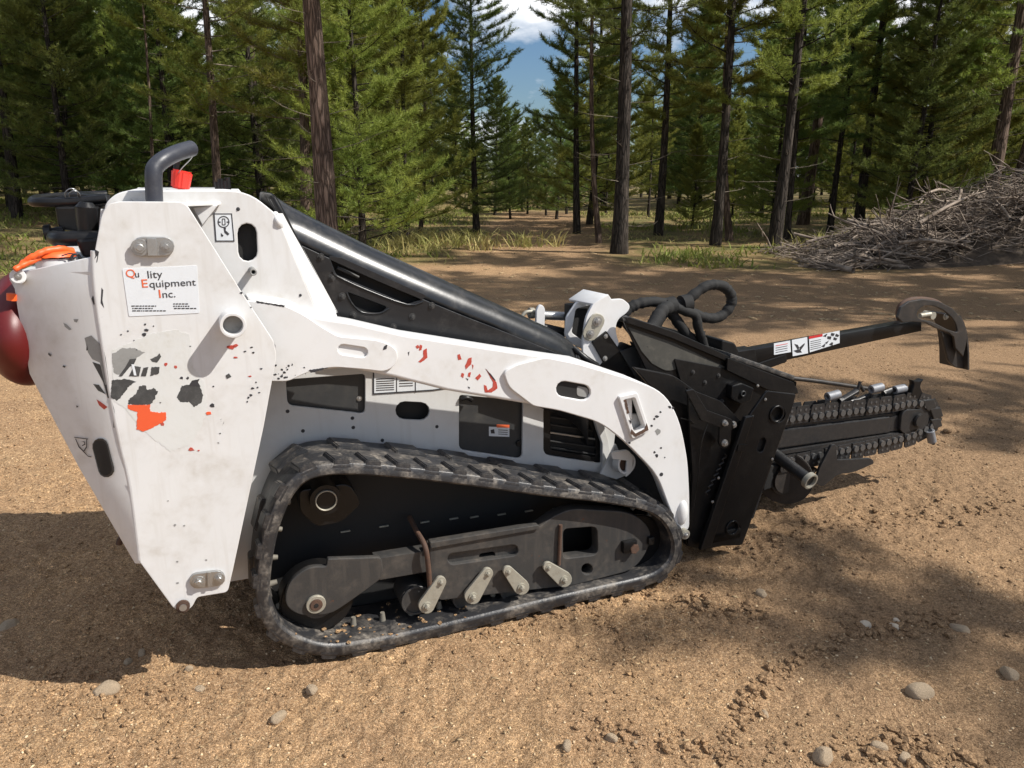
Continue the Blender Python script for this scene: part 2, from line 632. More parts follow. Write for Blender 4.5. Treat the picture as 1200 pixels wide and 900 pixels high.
def bolt(parent, c, r=.011, h=.010, mat=None, name='bolt', axis=(0, -1, 0)):
    """hex bolt head with washer, standing out from c along axis (shared mesh)"""
    mat = mat or STEEL
    key = (round(r, 4), round(h, 4), mat.name)
    if key not in _bolt:
        bm = bmesh.new()
        add_cyl(bm, (0, 0, 0), (0, 0, h * .25), r, r * .97, 16)
        add_cyl(bm, (0, 0, h * .25), (0, 0, h * .85), r * .66, r * .64, 6)
        add_cyl(bm, (0, 0, h * .85), (0, 0, h), r * .45, r * .36, 10)
        bmesh.ops.recalc_face_normals(bm, faces=bm.faces)
        me = bpy.data.meshes.new(name)
        bm.to_mesh(me)
        bm.free()
        me.materials.append(mat)
        _bolt[key] = me
    o = bpy.data.objects.new(name, _bolt[key])
    COL.objects.link(o)
    o.parent = parent
    q = Vector(axis).to_track_quat('Z', 'Y')
    o.rotation_mode = 'QUATERNION'
    o.rotation_quaternion = q
    o.location = c
    return o


# ------------------------------------------------------------------ noise for terrain
_rng = np.random.RandomState(7)
_T = _rng.rand(256, 256)


def vnoise(x, y, s, o=0):
    x = x / s + 17.3 * o
    y = y / s + 9.1 * o
    xi = np.floor(x).astype(int)
    yi = np.floor(y).astype(int)
    fx = x - xi
    fy = y - yi
    fx = fx * fx * (3 - 2 * fx)
    fy = fy * fy * (3 - 2 * fy)
    a = _T[xi % 256, yi % 256]
    b = _T[(xi + 1) % 256, yi % 256]
    c = _T[xi % 256, (yi + 1) % 256]
    d = _T[(xi + 1) % 256, (yi + 1) % 256]
    return (a * (1 - fx) + b * fx) * (1 - fy) + (c * (1 - fx) + d * fx) * fy - .5


def sstep(a, b, x):
    t = np.clip((x - a) / (b - a), 0, 1)
    return t * t * (3 - 2 * t)


def road_x(y):
    return .4 + .045 * (y - 14)


def grassy(x, y):
    """0 bare dirt .. 1 forest floor"""
    e = 13.5 + 2.2 * vnoise(x, y, 4, 3) + 1.2 * vnoise(x, y, 1.3, 4)
    edge_l = -4.3 - .16 * (y - 8) + 1.0 * vnoise(x, y, 2.2, 6)          # left bank
    g = np.maximum(sstep(e - .8, e + 1.2, y), sstep(0, 1.6, edge_l - x) * sstep(6.0, 8.0, y))
    rd = np.abs(x - road_x(y))
    g = g * (1 - (1 - sstep(1.0, 2.2, rd + .6 * vnoise(x, y, 1.5, 8))) * sstep(10, 12, y) * (1 - sstep(30, 38, y)))
    right = sstep(0, 2, x - 5.5 - .28 * (y - 10))
    g = g * (1 - .75 * right * (1 - sstep(17, 20, y)))
    return g


def height(x, y, detail=True):
    z = .05 * vnoise(x, y, 2.6, 1) + .25 * vnoise(x, y, 14, 2) * sstep(5, 16, np.hypot(x, y))
    d = np.hypot((x - .0), (y - 2.6))
    keep = sstep(1.2, 3.5, d)
    z = z * (.25 + .75 * keep)
    # left bank
    z = z + .55 * sstep(0, 7, -5.5 - x) * sstep(7, 16, y)
    # earth under the brush pile
    z = z + .15 * sstep(0, 5, x - 5.5) * sstep(9, 14, y)
    if detail:
        z = z + .013 * vnoise(x, y, .33, 5) + .009 * vnoise(x, y, .11, 6)
        near = 1 - sstep(5, 9, np.hypot(x, y))
        z = z + near * (.014 * np.abs(vnoise(x, y, .047, 7)) + .016 * vnoise(x, y, .026, 8) * (.5 + 1.4 * np.clip(vnoise(x, y, .4, 11) + .3, 0, 1)))
        z = z + .009 * np.clip(vnoise(x * .6 + y * .5, y * 2.2 - x * 1.2, .22, 9), 0, 1) * sstep(.2, .9, x)
    return z


GOFF = -.004


def hz(x, y):
    return float(height(np.array([float(x)]), np.array([float(y)]))[0]) + GOFF


def axis_pts(lo, hi, fine, limit, g=1.06):
    a = list(np.arange(lo, hi, fine))
    s = fine
    while a[-1] < limit[1]:
        s *= g
        a.append(a[-1] + s)
    s = fine
    b = []
    c = lo
    while c > limit[0]:
        s *= g
        c -= s
        b.append(c)
    return np.array(b[::-1] + a)


def build_ground():
    xs = axis_pts(-2.0, 2.4, .0125, (-420, 420), 1.045)
    ys = axis_pts(1.25, 4.2, .0125, (-60, 600), 1.03)
    X, Y = np.meshgrid(xs, ys, indexing='ij')
    Z = height(X, Y) + GOFF
    # press the soil down a touch below the tracks
    v = np.stack([X.ravel(), Y.ravel(), Z.ravel()], 1)
    nx, ny = len(xs), len(ys)
    i = np.arange(nx - 1)[:, None] * ny + np.arange(ny - 1)[None, :]
    q = np.stack([i, i + ny, i + ny + 1, i + 1], -1).reshape(-1, 4)
    me = bpy.data.meshes.new('ground')
    me.vertices.add(len(v))
    me.vertices.foreach_set('co', v.astype(np.float32).ravel())
    me.loops.add(q.size)
    me.polygons.add(len(q))
    me.polygons.foreach_set('loop_start', np.arange(0, q.size, 4, dtype=np.int32))
    me.loops.foreach_set('vertex_index', q.astype(np.int32).ravel())
    me.update(calc_edges=True)
    me.shade_smooth()
    a = me.attributes.new('grassy', 'FLOAT', 'POINT')
    a.data.foreach_set('value', grassy(X, Y).astype(np.float32).ravel())
    o = link('ground', me, DIRT)
    tag(o, 'tan packed dirt of a forest clearing with ruts and pebbles', kind='structure')
    return o


build_ground()


def raw_mesh(name, v, f, mat, n=3):
    me = bpy.data.meshes.new(name)
    v = np.asarray(v, np.float32)
    f = np.asarray(f, np.int32)
    me.vertices.add(len(v))
    me.vertices.foreach_set('co', v.ravel())
    me.loops.add(f.size)
    me.polygons.add(len(f))
    me.polygons.foreach_set('loop_start', np.arange(0, f.size, n, dtype=np.int32))
    me.loops.foreach_set('vertex_index', f.ravel())
    me.update(calc_edges=True)
    me.materials.append(mat)
    return me


# ================================================================== the track loader
LD = thing('track_loader', 'white stand-on mini track loader with black hood, worn paint and rubber tracks', 'track loader', tuple(MO), YAW)

# ---- rubber track
TW = .225
trk_px = [(310, 718), (306, 690), (312, 640), (323, 602), (339, 572), (362, 554), (400, 548), (460, 551), (540, 560),
          (640, 574), (715, 583), (762, 593), (783, 607), (794, 628), (795, 648), (785, 667), (762, 682), (700, 697),
          (640, 711), (560, 731), (480, 750), (430, 760), (385, 765), (347, 756), (322, 740)]
trk = catmull([mp(u, v, 0) for u, v in trk_px], 8, True)
trk, trkL = resample(trk, 220, True)
# lowest line rests on the soil once the lugs are on
zc = (trk[:, 1] - .022).min()


def normals2(P):
    t = np.roll(P, -1, 0) - np.roll(P, 1, 0)
    t /= np.linalg.norm(t, axis=1)[:, None]
    return t, np.stack([-t[:, 1], t[:, 0]], 1)


tt, nn = normals2(trk)
area = .5 * np.sum(trk[:, 0] * np.roll(trk[:, 1], -1) - np.roll(trk[:, 0], -1) * trk[:, 1])
if area > 0:
    nn = -nn            # outward


def make_track(y0, name_label=None):
    bm = bmesh.new()
    R = []
    prof = [(0.0, .003), (0.0, .0), (.003, .0)]
    for i in range(len(trk)):
        o = trk[i]
        q = nn[i]
        ring_ = []
        for yy, dd in ((.004, .014), (TW - .004, .014), (TW, .010), (TW, -.020), (TW - .01, -.026), (.012, -.026), (.008, -.020), (0, -.018), (0, .010)):
            p = o + q * dd
            ring_.append(bm.verts.new((p[0], y0 + yy, p[1])))
        R.append(ring_)
    m = len(R)
    for i in range(m):
        A, B = R[i], R[(i + 1) % m]
        for k in range(len(A)):
            bm.faces.new((A[k], A[(k + 1) % len(A)], B[(k + 1) % len(A)], B[k]))
    bmesh.ops.recalc_face_normals(bm, faces=bm.faces)
    return from_bm('rubber_track', bm, RUBBER, LD, 50)


def lug_mesh(L, wd, h, skew, nm):
    """tread block: tapered flanks, worn rim, skewed leading edge"""
    bm = bmesh.new()
    t = .010
    vs = []
    for z, s in ((-.002, 0), (h, t)):
        for (x, y) in ((-L / 2 + s, 0 + s * .3), (L / 2 - s, 0 + s * .3), (L / 2 - s + skew, wd - s * .6), (-L / 2 + s + skew, wd - s * .6)):
            vs.append(bm.verts.new((x, y, z)))
    bm.faces.new(vs[4:8])
    bm.faces.new(vs[0:4][::-1])
    for k in range(4):
        bm.faces.new((vs[k], vs[(k + 1) % 4], vs[4 + (k + 1) % 4], vs[4 + k]))
    bmesh.ops.recalc_face_normals(bm, faces=bm.faces)
    bmesh.ops.bevel(bm, geom=list(bm.edges), offset=.003, segments=2, affect='EDGES')
    me = bpy.data.meshes.new(nm)
    bm.to_mesh(me)
    bm.free()
    smooth(me, 40)
    me.materials.append(RUBBER)
    return me


lugA = lug_mesh(.062, .088, .025, -.018, 'tread_lug')
lugB = lug_mesh(.058, .100, .020, -.020, 'tread_lug')
lugC = lug_mesh(.118, .100, .023, -.020, 'tread_lug')


def place_on_track(me, s, y, parent, nm, inward=False, jit=0.0):
    k = (s / trkL * len(trk)) % len(trk)
    i = int(k)
    fr = k - i
    p = trk[i] * (1 - fr) + trk[(i + 1) % len(trk)] * fr
    t = tt[i]
    q = nn[i] * (-1 if inward else 1)
    if inward:
        p = p + q * .024
    o = bpy.data.objects.new(nm, me)
    COL.objects.link(o)
    o.parent = parent
    X = Vector((t[0], 0, t[1]))
    Zv = Vector((q[0], 0, q[1]))
    Yv = Zv.cross(X)
    if Yv.y < 0:
        X = -X
        Yv = -Yv
    M = Matrix((X, Yv, Zv)).transposed().to_4x4()
    M.translation = Vector((p[0], y, p[1]))
    o.matrix_local = M
    return o


dl = bmesh.new()
add_cyl(dl, (0, 0, 0), (0, 0, .030), .011, .0075, 10)
bmesh.ops.recalc_face_normals(dl, faces=dl.faces)
dlm = bpy.data.meshes.new('drive_lug')
dl.to_mesh(dlm)
dl.free()
smooth(dlm, 50)
dlm.materials.append(worn('dusty_drive_lug', (.17, .155, .125), .7, dirt=(.05, .045, .04), dirt_amt=.9, dirt_scale=60))


def dress_track(tr, y0):
    n = 38
    p = trkL / n
    for i in range(n):
        place_on_track(lugA, (i + .1) * p, y0 - .001, tr, 'tread_lug')
        if i % 2 == 0:
            place_on_track(lugC, (i + .75) * p, y0 + TW - .101, tr, 'tread_lug')
            
    for i in range(36):
        place_on_track(dlm, (i + .3) * trkL / 36, y0 + .105, tr, 'drive_lug', True)


near_track = make_track(0)
dress_track(near_track, 0)
far_track = make_track(.72)
dress_track(far_track, .72)

# ---- chassis between the tracks and undercarriage
def xz(name, mat, pts, y, th, bev=.003, holes=(), parent=None):
    return plate(name, parent or LD, mat, pts, holes, y, th, bev)


def undercarriage():
    plate('chassis_side', LD, DARK, [(330, 590), (420, 545), (760, 575), (790, 640), (760, 690), (420, 745), (330, 730)], (), .262, .43, .005)
    plate('belly_panel', LD, DARK, [(326, 590), (345, 556), (400, 540), (470, 545), (765, 580), (785, 640), (755, 680), (430, 752), (345, 746), (318, 700), (316, 650)], (), .2285, .012, .002)
    # drive motor housing and hub at the top rear corner
    xz('drive_housing', BLACKM, [(350, 575, 8), (410, 566, 12), (424, 590, 8), (400, 612, 6), (372, 618, 8), (352, 600, 6)], .10, .13)
    c = m3(382, 586, .07)
    cyl('drive_hub', LD, BLACKM, c, c + Vector((0, .15, 0)), .048)
    ring('hub_ring', LD, LEVER, c + Vector((0, 0, 0)), (0, -1, 0), .033, .029, .008)
    cyl('hub_plug', LD, BLACKM, c + Vector((0, .004, 0)), c + Vector((0, -.003, 0)), .0255)
    # idlers
    c = m3(372, 704, .085)
    w = cyl('rear_idler_wheel', LD, BLACKM, c, c + Vector((0, .07, 0)), .115, 40, bev=.006)
    cyl('rear_idler_hub', LD, FRAME, c + Vector((0, -.02, 0)), c + Vector((0, .1, 0)), .05, 24)
    c = m3(742, 640, .085)
    cyl('front_idler_wheel', LD, BLACKM, c, c + Vector((0, .07, 0)), .125, 40, bev=.006)
    # idler arm with rounded end
    a = xz('idler_arm', FRAME, [(334, 699, 12), (340, 680, 12), (362, 664, 10), (383, 664, 3), (384, 655, 2), (447, 653, 5),
                                (450, 676, 10), (413, 703, 10), (388, 720, 12), (352, 722, 12), (336, 712, 10)], .045, .02, .003)
    c = m3(370, 707, .045)
    ring('idler_collar', a, LEVER, c, (0, -1, 0), .030, .017, .010)
    cyl('idler_bolt', a, RUST, c + Vector((0, .004, 0)), c + Vector((0, -.014, 0)), .0195, 18, bev=.002)
    cyl('bolt_socket', a, DARK, c + Vector((0, -.0135, 0)), c + Vector((0, -.0152, 0)), .007, 10)
    xz('rear_beam', FRAME, [(440, 655), (502, 645), (502, 670), (445, 680)], .06, .05, .002)
    tube('rusty_brace', LD, RUST, [m3(480, 606, .2), m3(488, 622, .12), m3(498, 640, .045), m3(502, 664, .038), m3(504, 692, .045)], .0085)
    # main roller beam
    b = xz('roller_beam', FRAME, [(503, 641, 3), (560, 630), (630, 619, 8), (650, 604, 8), (670, 596, 10), (742, 600, 22), (765, 622, 20),
                                  (758, 648, 16), (742, 668, 14), (672, 686, 6), (600, 694, 6), (514, 704, 6), (506, 690, 4)],
           .050, .05, .003,
           holes=[[(660, 620, 6), (700, 617, 8), (701, 650, 8), (660, 655, 6)], circ(688, 667, 6.5, 14),
                  slot(531, 655, 601, 645, 6.5)])
    xz('beam_web', FRAME, [(515, 645), (640, 628), (645, 660), (515, 670)], .068, .01, .001,
       holes=[slot(565, 652, 577, 650, 3.5)])
    xz('beam_top_rail', FRAME, [(504, 636, 2), (632, 615, 4), (633, 620, 3), (505, 643, 2)], .040, .03, .002)
    tube('rusty_rib', b, RUST, [m3(657, 615, .044), m3(656, 638, .043), m3(655, 662, .044)], .0065, 10, 3)
    c = m3(741, 641, .046)
    box('axle_block', b, BLACKM, c.x - .045, c.x + .01, .030, .055, c.z - .012, c.z + .032, .003)
    cyl('axle_bolt', b, RUST, c + Vector((0, .002, 0)), c + Vector((0, -.020, 0)), .020, 6, bev=.002)
    c = m3(762, 633, .046)
    box('axle_stop', b, BLACKM, c.x - .012, c.x + .012, .035, .055, c.z - .015, c.z + .015, .003)
    # rollers with their tensioning levers
    for (u, v) in ((488, 703), (547, 698), (602, 689), (657, 680)):
        c = m3(u, v, .075)
        r = cyl('track_roller', LD, FRAME, c, c + Vector((0, .11, 0)), .052, 32, bev=.006)
        ring('roller_lip', r, FRAME, c, (0, -1, 0), .052, .044, .006)
    for (u0, v0, u1, v1) in ((517, 682, 500, 710), (572, 672, 554, 699), (596, 670, 611, 688), (643, 665, 661, 679)):
        # tapered link plate
        a0 = atan2(v1 - v0, u1 - u0)
        pts = []
        for k in range(9):
            t = a0 + pi / 2 + pi * k / 8
            pts.append((u0 + 6.2 * cos(t), v0 + 6.2 * sin(t)))
        for k in range(9):
            t = a0 - pi / 2 + pi * k / 8
            pts.append((u1 + 9.5 * cos(t), v1 + 9.5 * sin(t)))
        lv = plate('roller_link', LD, LEVER, pts, (), .026, .012, .002)
        bolt(lv, m3(u0, v0, .026), .011, .010, LEVER)
        bolt(lv, m3(u1, v1, .026), .015, .018, LEVER)
    # pale strips standing in for highlights on the inside lugs of the track
    for (u, v) in ((405, 623), (450, 617), (498, 612), (532, 608), (556, 606), (588, 603), (620, 599), (652, 596)):
        p = m3(u, v, .222)
        box('lug_glint', LD, LEVER, p.x - .016, p.x + .016, .220, .227, p.z - .002, p.z + .003, .001)


undercarriage()


def packed_soil():
    """soil and grit lying on the inside of the lower track run"""
    rg = random.Random(77)
    bm = bmesh.new()
    for k in range(110):
        u = rg.triangular(338, 700, 390)
        v = np.interp(u, [338, 355, 400, 450, 560, 700], [736, 744, 748, 742, 716, 686])
        x, z = mp(u, v, .03)
        y = rg.uniform(.008, .20)
        r = rg.uniform(.002, .006)
        res = bmesh.ops.create_icosphere(bm, subdivisions=1, radius=r, matrix=Matrix.Translation((x, y, z - .004 + rg.uniform(0, .006))) @ Matrix.Diagonal((1.5, 1.3, .6, 1)))
        for w in res['verts']:
            w.co += Vector((rg.uniform(-1, 1), rg.uniform(-1, 1), rg.uniform(-1, 1))) * r * .25
    o = from_bm('packed_soil', bm, DIRT, LD, 0)
    o['kind'] = 'stuff'


packed_soil()

# ---- white body side between track and arm
body = plate('body_side', LD, BODYW, [(250, 420), (660, 430), (722, 500), (715, 560), (700, 600), (520, 640), (330, 660), (306, 676, 3), (262, 683)],
             [[(335, 445, 5), (428, 438, 5), (428, 485, 7), (337, 475, 7)], slot(474, 481, 493, 482, 10.5),
              [(538, 463, 4), (613, 470, 4), (612, 538, 7), (538, 527, 7)], [(637, 476, 6), (690, 480, 8), (706, 515, 8), (708, 544, 8), (637, 533, 8)]],
             .245, .012, .002)
plate('access_panel', LD, GREYP, [(332, 435), (431, 430), (431, 489), (334, 479)], (), .262, .008, .001)
bolt(LD, m3(421, 467, .262), .009, .006, STEEL)
p_ = plate('side_cover', LD, GREYP, [(535, 458), (616, 465), (616, 542), (535, 531)], (), .264, .008, .001)
decal('warning_label', p_, STICK, [(573, 500), (597, 501), (597, 512), (573, 511)], .264)
decal('label_band', p_, INKO, [(582, 497.5), (597, 498), (597, 501.5), (582, 501)], .2638)
decal('label_symbol', p_, INK, [(575, 504), (579, 503), (580, 508), (575.5, 508)], .2625)
for q in range(3):
    decal('label_line', p_, INK, [(584, 503.5 + q * 2.4), (595, 504.1 + q * 2.4), (595, 504.8 + q * 2.4), (584, 504.2 + q * 2.4)], .2625)
plate('latch_knob', LD, BLACKM, circ(609, 520, 3.5, 12), (), .255, .012, .001)
tube('panel_catch', LD, BLACKM, [m3(540, 468, .24), m3(547, 466, .238), m3(553, 469, .24)], .008, 8, 3)
plate('inner_liner', LD, DARK, [(300, 420), (720, 440), (775, 480), (790, 560), (780, 600), (330, 600)], (), .285, .02, .001)
# grille
gl = plate('grille_frame', LD, BLACKM, [(634, 474), (692, 476), (709, 514), (711, 547), (634, 536)],
           [[(645, 482, 4), (684, 484, 6), (698, 512, 6), (699, 536, 5), (645, 527, 4)]], .262, .008, .001)
for k, (v0, v1) in enumerate(((490, 491.5), (499, 500.5), (508, 510), (518, 519.5), (526, 527.5))):
    plate('grille_slat', gl, GREYP if k != 2 else STEEL, [(645, v0 - 2), (699, v0 + 6), (699, v1 + 6), (645, v1 - 2)], (), .266, .008, .0005)
# white post right of the grille and the lamp housing
plate('front_post', LD, BODYW, [(692, 478), (703, 480), (714, 520), (718, 556), (706, 554), (706, 520)], (), .235, .02, .002)
plate('post_gusset', LD, BODYW, [(722, 520, 2), (737, 556, 2), (722, 562), (704, 556)], (), .20, .012, .002)
c = m3(728, 541, .17)
lamp = ring('hook_housing', LD, BODYW, c, (.1, -1, .1), .040, .031, .035)
cyl('housing_plug', lamp, RUST, c + Vector((0, .005, 0)), c + Vector((0, -.016, 0)), .031)
plate('hook_strap', lamp, BODYW, [(716, 530, 3), (737, 527, 5), (742, 536, 3), (741, 553, 4), (733, 560, 3), (735, 540), (718, 538)], (), .133, .01, .002)
# operator's manual label under the arm
lb = decal('data_label', body, STICK, [(437, 441), (437, 461.5), (507, 456.5), (540, 452), (540, 430), (437, 430)], .245)
decal('label_border', lb, INK, [(437, 430), (540, 430), (540, 453), (507, 458), (437, 462.5)], .2436,
      holes=[[(438.6, 431), (538, 431), (538, 452), (507, 456.5), (438.6, 460.8)]])
for q in range(6):
    decal('label_line', lb, INK, [(441, 444 + q * 2.6), (462, 443 + q * 2.6), (462, 443.8 + q * 2.6), (441, 444.8 + q * 2.6)], .2436)
for q in range(3):
    decal('label_line', lb, INK, [(468, 446 + q * 3), (484, 445.4 + q * 3), (484, 446.2 + q * 3), (468, 446.8 + q * 3)], .2436)
for u in (464.5, 486.5):
    decal('label_rule', lb, INK, [(u, 432), (u + .9, 432), (u + .9, 460), (u, 460)], .2436)
for (u, v) in ((337, 482), (413, 490), (448, 516), (512, 500), (355, 505), (414, 501)):
    bolt(LD, m3(u, v, .245), .006, .003, INK, 'rivet')

# ---- main hull behind everything (keeps light out)
def hull():
    P = [mp(u, v, .30) for u, v in ((150, 250), (300, 240), (330, 262), (400, 385), (650, 440), (700, 470), (740, 560), (420, 600), (300, 640), (230, 640), (100, 330), (115, 290))]
    plate2('inner_hull', LD, DARK, P, (), .30, .36, .004)


hull()

# ---- rear side panel (near side), with its bent rear flank
YP = -.02
pan = plate('side_panel', LD, WHITE, [(119, 252, 6), (126, 239, 6), (140, 236, 4), (217, 236.5, 9), (283, 342), (321, 400, 5), (324, 418, 5), (309, 500), (273, 668, 3),
                                      (267, 694, 5), (231, 700, 4), (225, 712, 5), (215, 718, 5), (203, 712.5, 3), (164, 659), (153, 571), (131, 465), (113, 348), (110, 300)],
            (), YP, .012, .002)


def rear_flank():
    e = [(110, 300), (113, 348), (131, 465), (153, 571), (165, 661)]
    l = [(14, 321), (20, 362), (34, 438), (92, 548), (158, 661)]
    vs, fs = [], []
    for (a, b) in zip(e, l):
        vs.append(m3(a[0] + .5, a[1], YP + .001))
    for i, (a, b) in enumerate(zip(e, l)):
        yy = YP + (a[0] - b[0]) / 100 * .125
        vs.append(m3(b[0], b[1], yy))
    # kink in the left edge
    n = len(e)
    for i in range(n - 1):
        fs.append((i, i + 1, n + i + 1, n + i))
    bm = bmesh.new()
    V = [bm.verts.new(v) for v in vs]
    for f in fs:
        bm.faces.new([V[i] for i in f])
    bmesh.ops.recalc_face_normals(bm, faces=bm.faces)
    if sum(f.normal.y for f in bm.faces) > 0:
        bmesh.ops.reverse_faces(bm, faces=bm.faces)
    o = from_bm('rear_flank', bm, WHITE, LD, 60)
    s = o.modifiers.new('s', 'SOLIDIFY')
    s.thickness = .010
    s.offset = -1
    b = o.modifiers.new('b', 'BEVEL')
    b.width = .003
    b.segments = 2
    b.angle_limit = radians(50)
    return o


fl = rear_flank()
# soft bend between panel and flank
tube('bend_edge', pan, WHITE, [m3(u, v, YP + .0105) for (u, v) in ((111.5, 294), (112, 320), (115, 352), (123, 408), (132.6, 468), (143, 520), (154.8, 572), (165.5, 655))], .0105, 14, 5)


def flank_y(u, v):
    """depth of the flank surface in column u"""
    e = np.interp(v, [300, 348, 465, 571, 661], [110, 113, 131, 153, 165])
    return YP + max(0, e - u) / 100 * .125


def flank_decal(name, mat, pts, lift=.001):
    lift = min(lift, .0006)
    bm = bmesh.new()
    bm.faces.new([bm.verts.new(m3(u, v, flank_y(u, v) - lift)) for u, v in round_poly(pts)])
    bmesh.ops.recalc_face_normals(bm, faces=bm.faces)
    return from_bm(name, bm, mat, fl, 0)


# hand slot in the flank: flat dark oval painted for the shade inside, plus a rim
sp_ = round_poly(slot(117.5, 523, 124.5, 550, 9.5))
bm = bmesh.new()
rim = [bm.verts.new(m3(u, v, flank_y(u, v) - .0015)) for u, v in sp_]
inn = [bm.verts.new(m3(120.5 + (u - 120.5) * .80, 537 + (v - 537) * .90, flank_y(u, v) - .0012)) for u, v in sp_]
for k in range(len(rim)):
    bm.faces.new((rim[k], rim[(k + 1) % len(rim)], inn[(k + 1) % len(rim)], inn[k]))
bmesh.ops.recalc_face_normals(bm, faces=bm.faces)
from_bm('slot_rim', bm, GREYP, fl, 0)
flank_decal('slot_shade', DARK, slot(117.5, 523, 124.5, 550, 8.0), .0011)

# rear box: top shelf behind the flank, back wall
def rear_box():
    a = m3(14, 321, flank_y(14, 321))
    b = m3(110, 318, YP + .002)
    z = (a.z + b.z) / 2 - .006
    vs = [(a.x, a.y, a.z), (b.x, b.y, b.z), (b.x + .02, .80, b.z), (a.x + .05, .80, a.z)]
    mesh_obj('rear_shelf', LD, WHITE, vs, [(0, 1, 2, 3)], solid=.012)
    back = [(a.x + .002, a.y + .01, a.z - .01), (a.x + .05, .80, a.z - .01), (a.x + .20, .80, .72), (a.x + .14, .09, .80)]
    mesh_obj('rear_wall', LD, WHITE, back, [(0, 1, 2, 3)], solid=.012)
    cyl('corner_bush', LD, WHITE, m3(21, 324, .085), m3(21, 324, .060), .018, 20, bev=.002)
    bolt(LD, m3(21, 324, .060), .009, .006, STEEL)
    plate2('far_rear_panel', LD, WHITE, [mp(u, v, .0) for u, v in ((122, 245), (217, 240), (321, 400), (273, 668), (204, 712), (60, 480), (14, 322), (110, 310))], (), .90, .012, .002)
    # unseen solid added between the rear panels so their cast shadow has no gap
    prof = [mp(u, v, .12) for u, v in ((26, 330), (44, 440), (98, 548), (166, 658), (206, 704), (262, 690), (272, 660), (300, 500), (310, 410), (118, 330))]
    plate2('tail_occluder', LD, BODYW, prof, (), .12, .77, .004)
    prof = [mp(u, v, .03) for u, v in ((150, 400), (175, 640), (206, 704), (262, 690), (272, 660), (300, 500), (310, 410))]
    plate2('shadow_filler', LD, DARK, prof, (), .03, .10, .004)  # second unseen block, added only to block sun behind the near panel
    return z


rear_box()

# latch brackets, pipe stub, studs
def latch(pts, bolts, cols, step, r=.011):
    b = plate('latch_bracket', LD, STEEL, pts, (), YP - .010, .010, .002)
    b['label'] = 'grey steel latch plate with two bolts'
    for (u, v), rr in zip(bolts, r if isinstance(r, (list, tuple)) else [r, r]):
        bolt(b, m3(u, v, YP - .010), rr, .010, STEEL)
    plate('latch_tongue', b, STEEL, step, (), YP - .015, .006, .001)
    return b


latch(slot(166, 289, 193, 289, 11.5), [(164, 290), (195, 289)], None, [(172, 279.5), (183, 279.5), (185, 300), (173, 300)], [.021, .014])
latch(slot(231, 681, 255, 678, 9), [(233, 682), (257, 677.5)], None, [(243, 671), (247, 671), (247, 688), (243, 688)], [.018, .015])
c = m3(214.5, 709, YP)
cyl('corner_pin', LD, RUST, c, c + Vector((0, -.014, 0)), .018, 20, bev=.003)
cyl('pin_socket', LD, STEEL, c + Vector((0, -.013, 0)), c + Vector((0, -.017, 0)), .010, 12)
c = m3(273, 381.5, YP - .066)
pp = ring('pipe_stub', LD, WHITEARM, c, (0, 1, 0), .0325, .0245, .08)
cyl('pipe_floor', pp, PEEL, c + Vector((0, .03, 0)), c + Vector((0, .032, 0)), .0245)
c = m3(297, 319, .02)
ring('stub_stud', LD, PEEL, c, (0, 1, 0), .0095, .005, .06)
c = m3(136, 631, .25)
tube('hook_tab', LD, RUST, [c + Vector((.05, 0, .01)), c + Vector((.015, 0, .0)), c + Vector((.005, 0, -.02))], .009, 8, 3)
flank_decal('scuff', INK, [(111, 292), (116, 295), (114, 307), (109, 311), (108, 307), (112, 300)], .012)

# ---- dealer's sticker with lettering
stk = decal('dealer_sticker', pan, STICK, [(143, 315, 2), (231, 311, 2), (234, 367, 2), (151, 371, 2)], YP)


def text(body_, u, v, hpx, mat, parent, y, slant=0.0, xs=1.0):
    cu = bpy.data.curves.new('t', 'FONT')
    cu.body = body_
    cu.extrude = .0003
    cu.shear = slant
    a = mp(u, v, y)
    b = mp(u, v - hpx, y)
    h = b[1] - a[1]
    cu.size = h / .72
    o = bpy.data.objects.new('t', cu)
    COL.objects.link(o)
    me = bpy.data.meshes.new_from_object(o.evaluated_get(bpy.context.evaluated_depsgraph_get()))
    bpy.data.objects.remove(o)
    me.transform(Matrix.Diagonal((xs, 1, 1, 1)))
    w = max((vv.co.x for vv in me.vertices), default=0)
    me.transform(Matrix.Rotation(pi / 2, 4, 'X'))
    me.transform(Matrix.Translation((a[0], y, a[1])))
    me.materials.clear()
    link('lettering', me, mat, parent)
    return w


YT = YP - .0018
for (s, u, v, h, m_, x_) in (('Q', 147.5, 325, 9.5, INKO, 1.0), ('u', 158, 325, 8, INK, 1.0), ('lity', 172.5, 326, 9, INK, 1.12),
                             ('E', 165.5, 337, 10, INKO, 1.15), ('quipment', 175, 337, 8.6, INK, 1.13),
                             ('I', 185.5, 349, 10, INKO, 1.2), ('nc.', 190, 349, 8.6, INK, 1.1)):
    text(s, u, v, h, m_, stk, YT, 0, x_)
for k, (u0, u1, v) in enumerate(((154, 183, 359.0), (155, 179, 361.8), (155, 195, 364.6), (203, 221, 356.5), (203, 222, 359.2), (204, 230, 361.8))):
    x = u0
    rg = random.Random(k)
    while x < u1:
        w = rg.uniform(1.2, 4.5)
        decal('fine_print', stk, INK, [(x, v - .9), (min(x + w, u1), v - 1.0), (min(x + w, u1), v + .2), (x, v + .3)], YP - .0008)
        x += w + .9

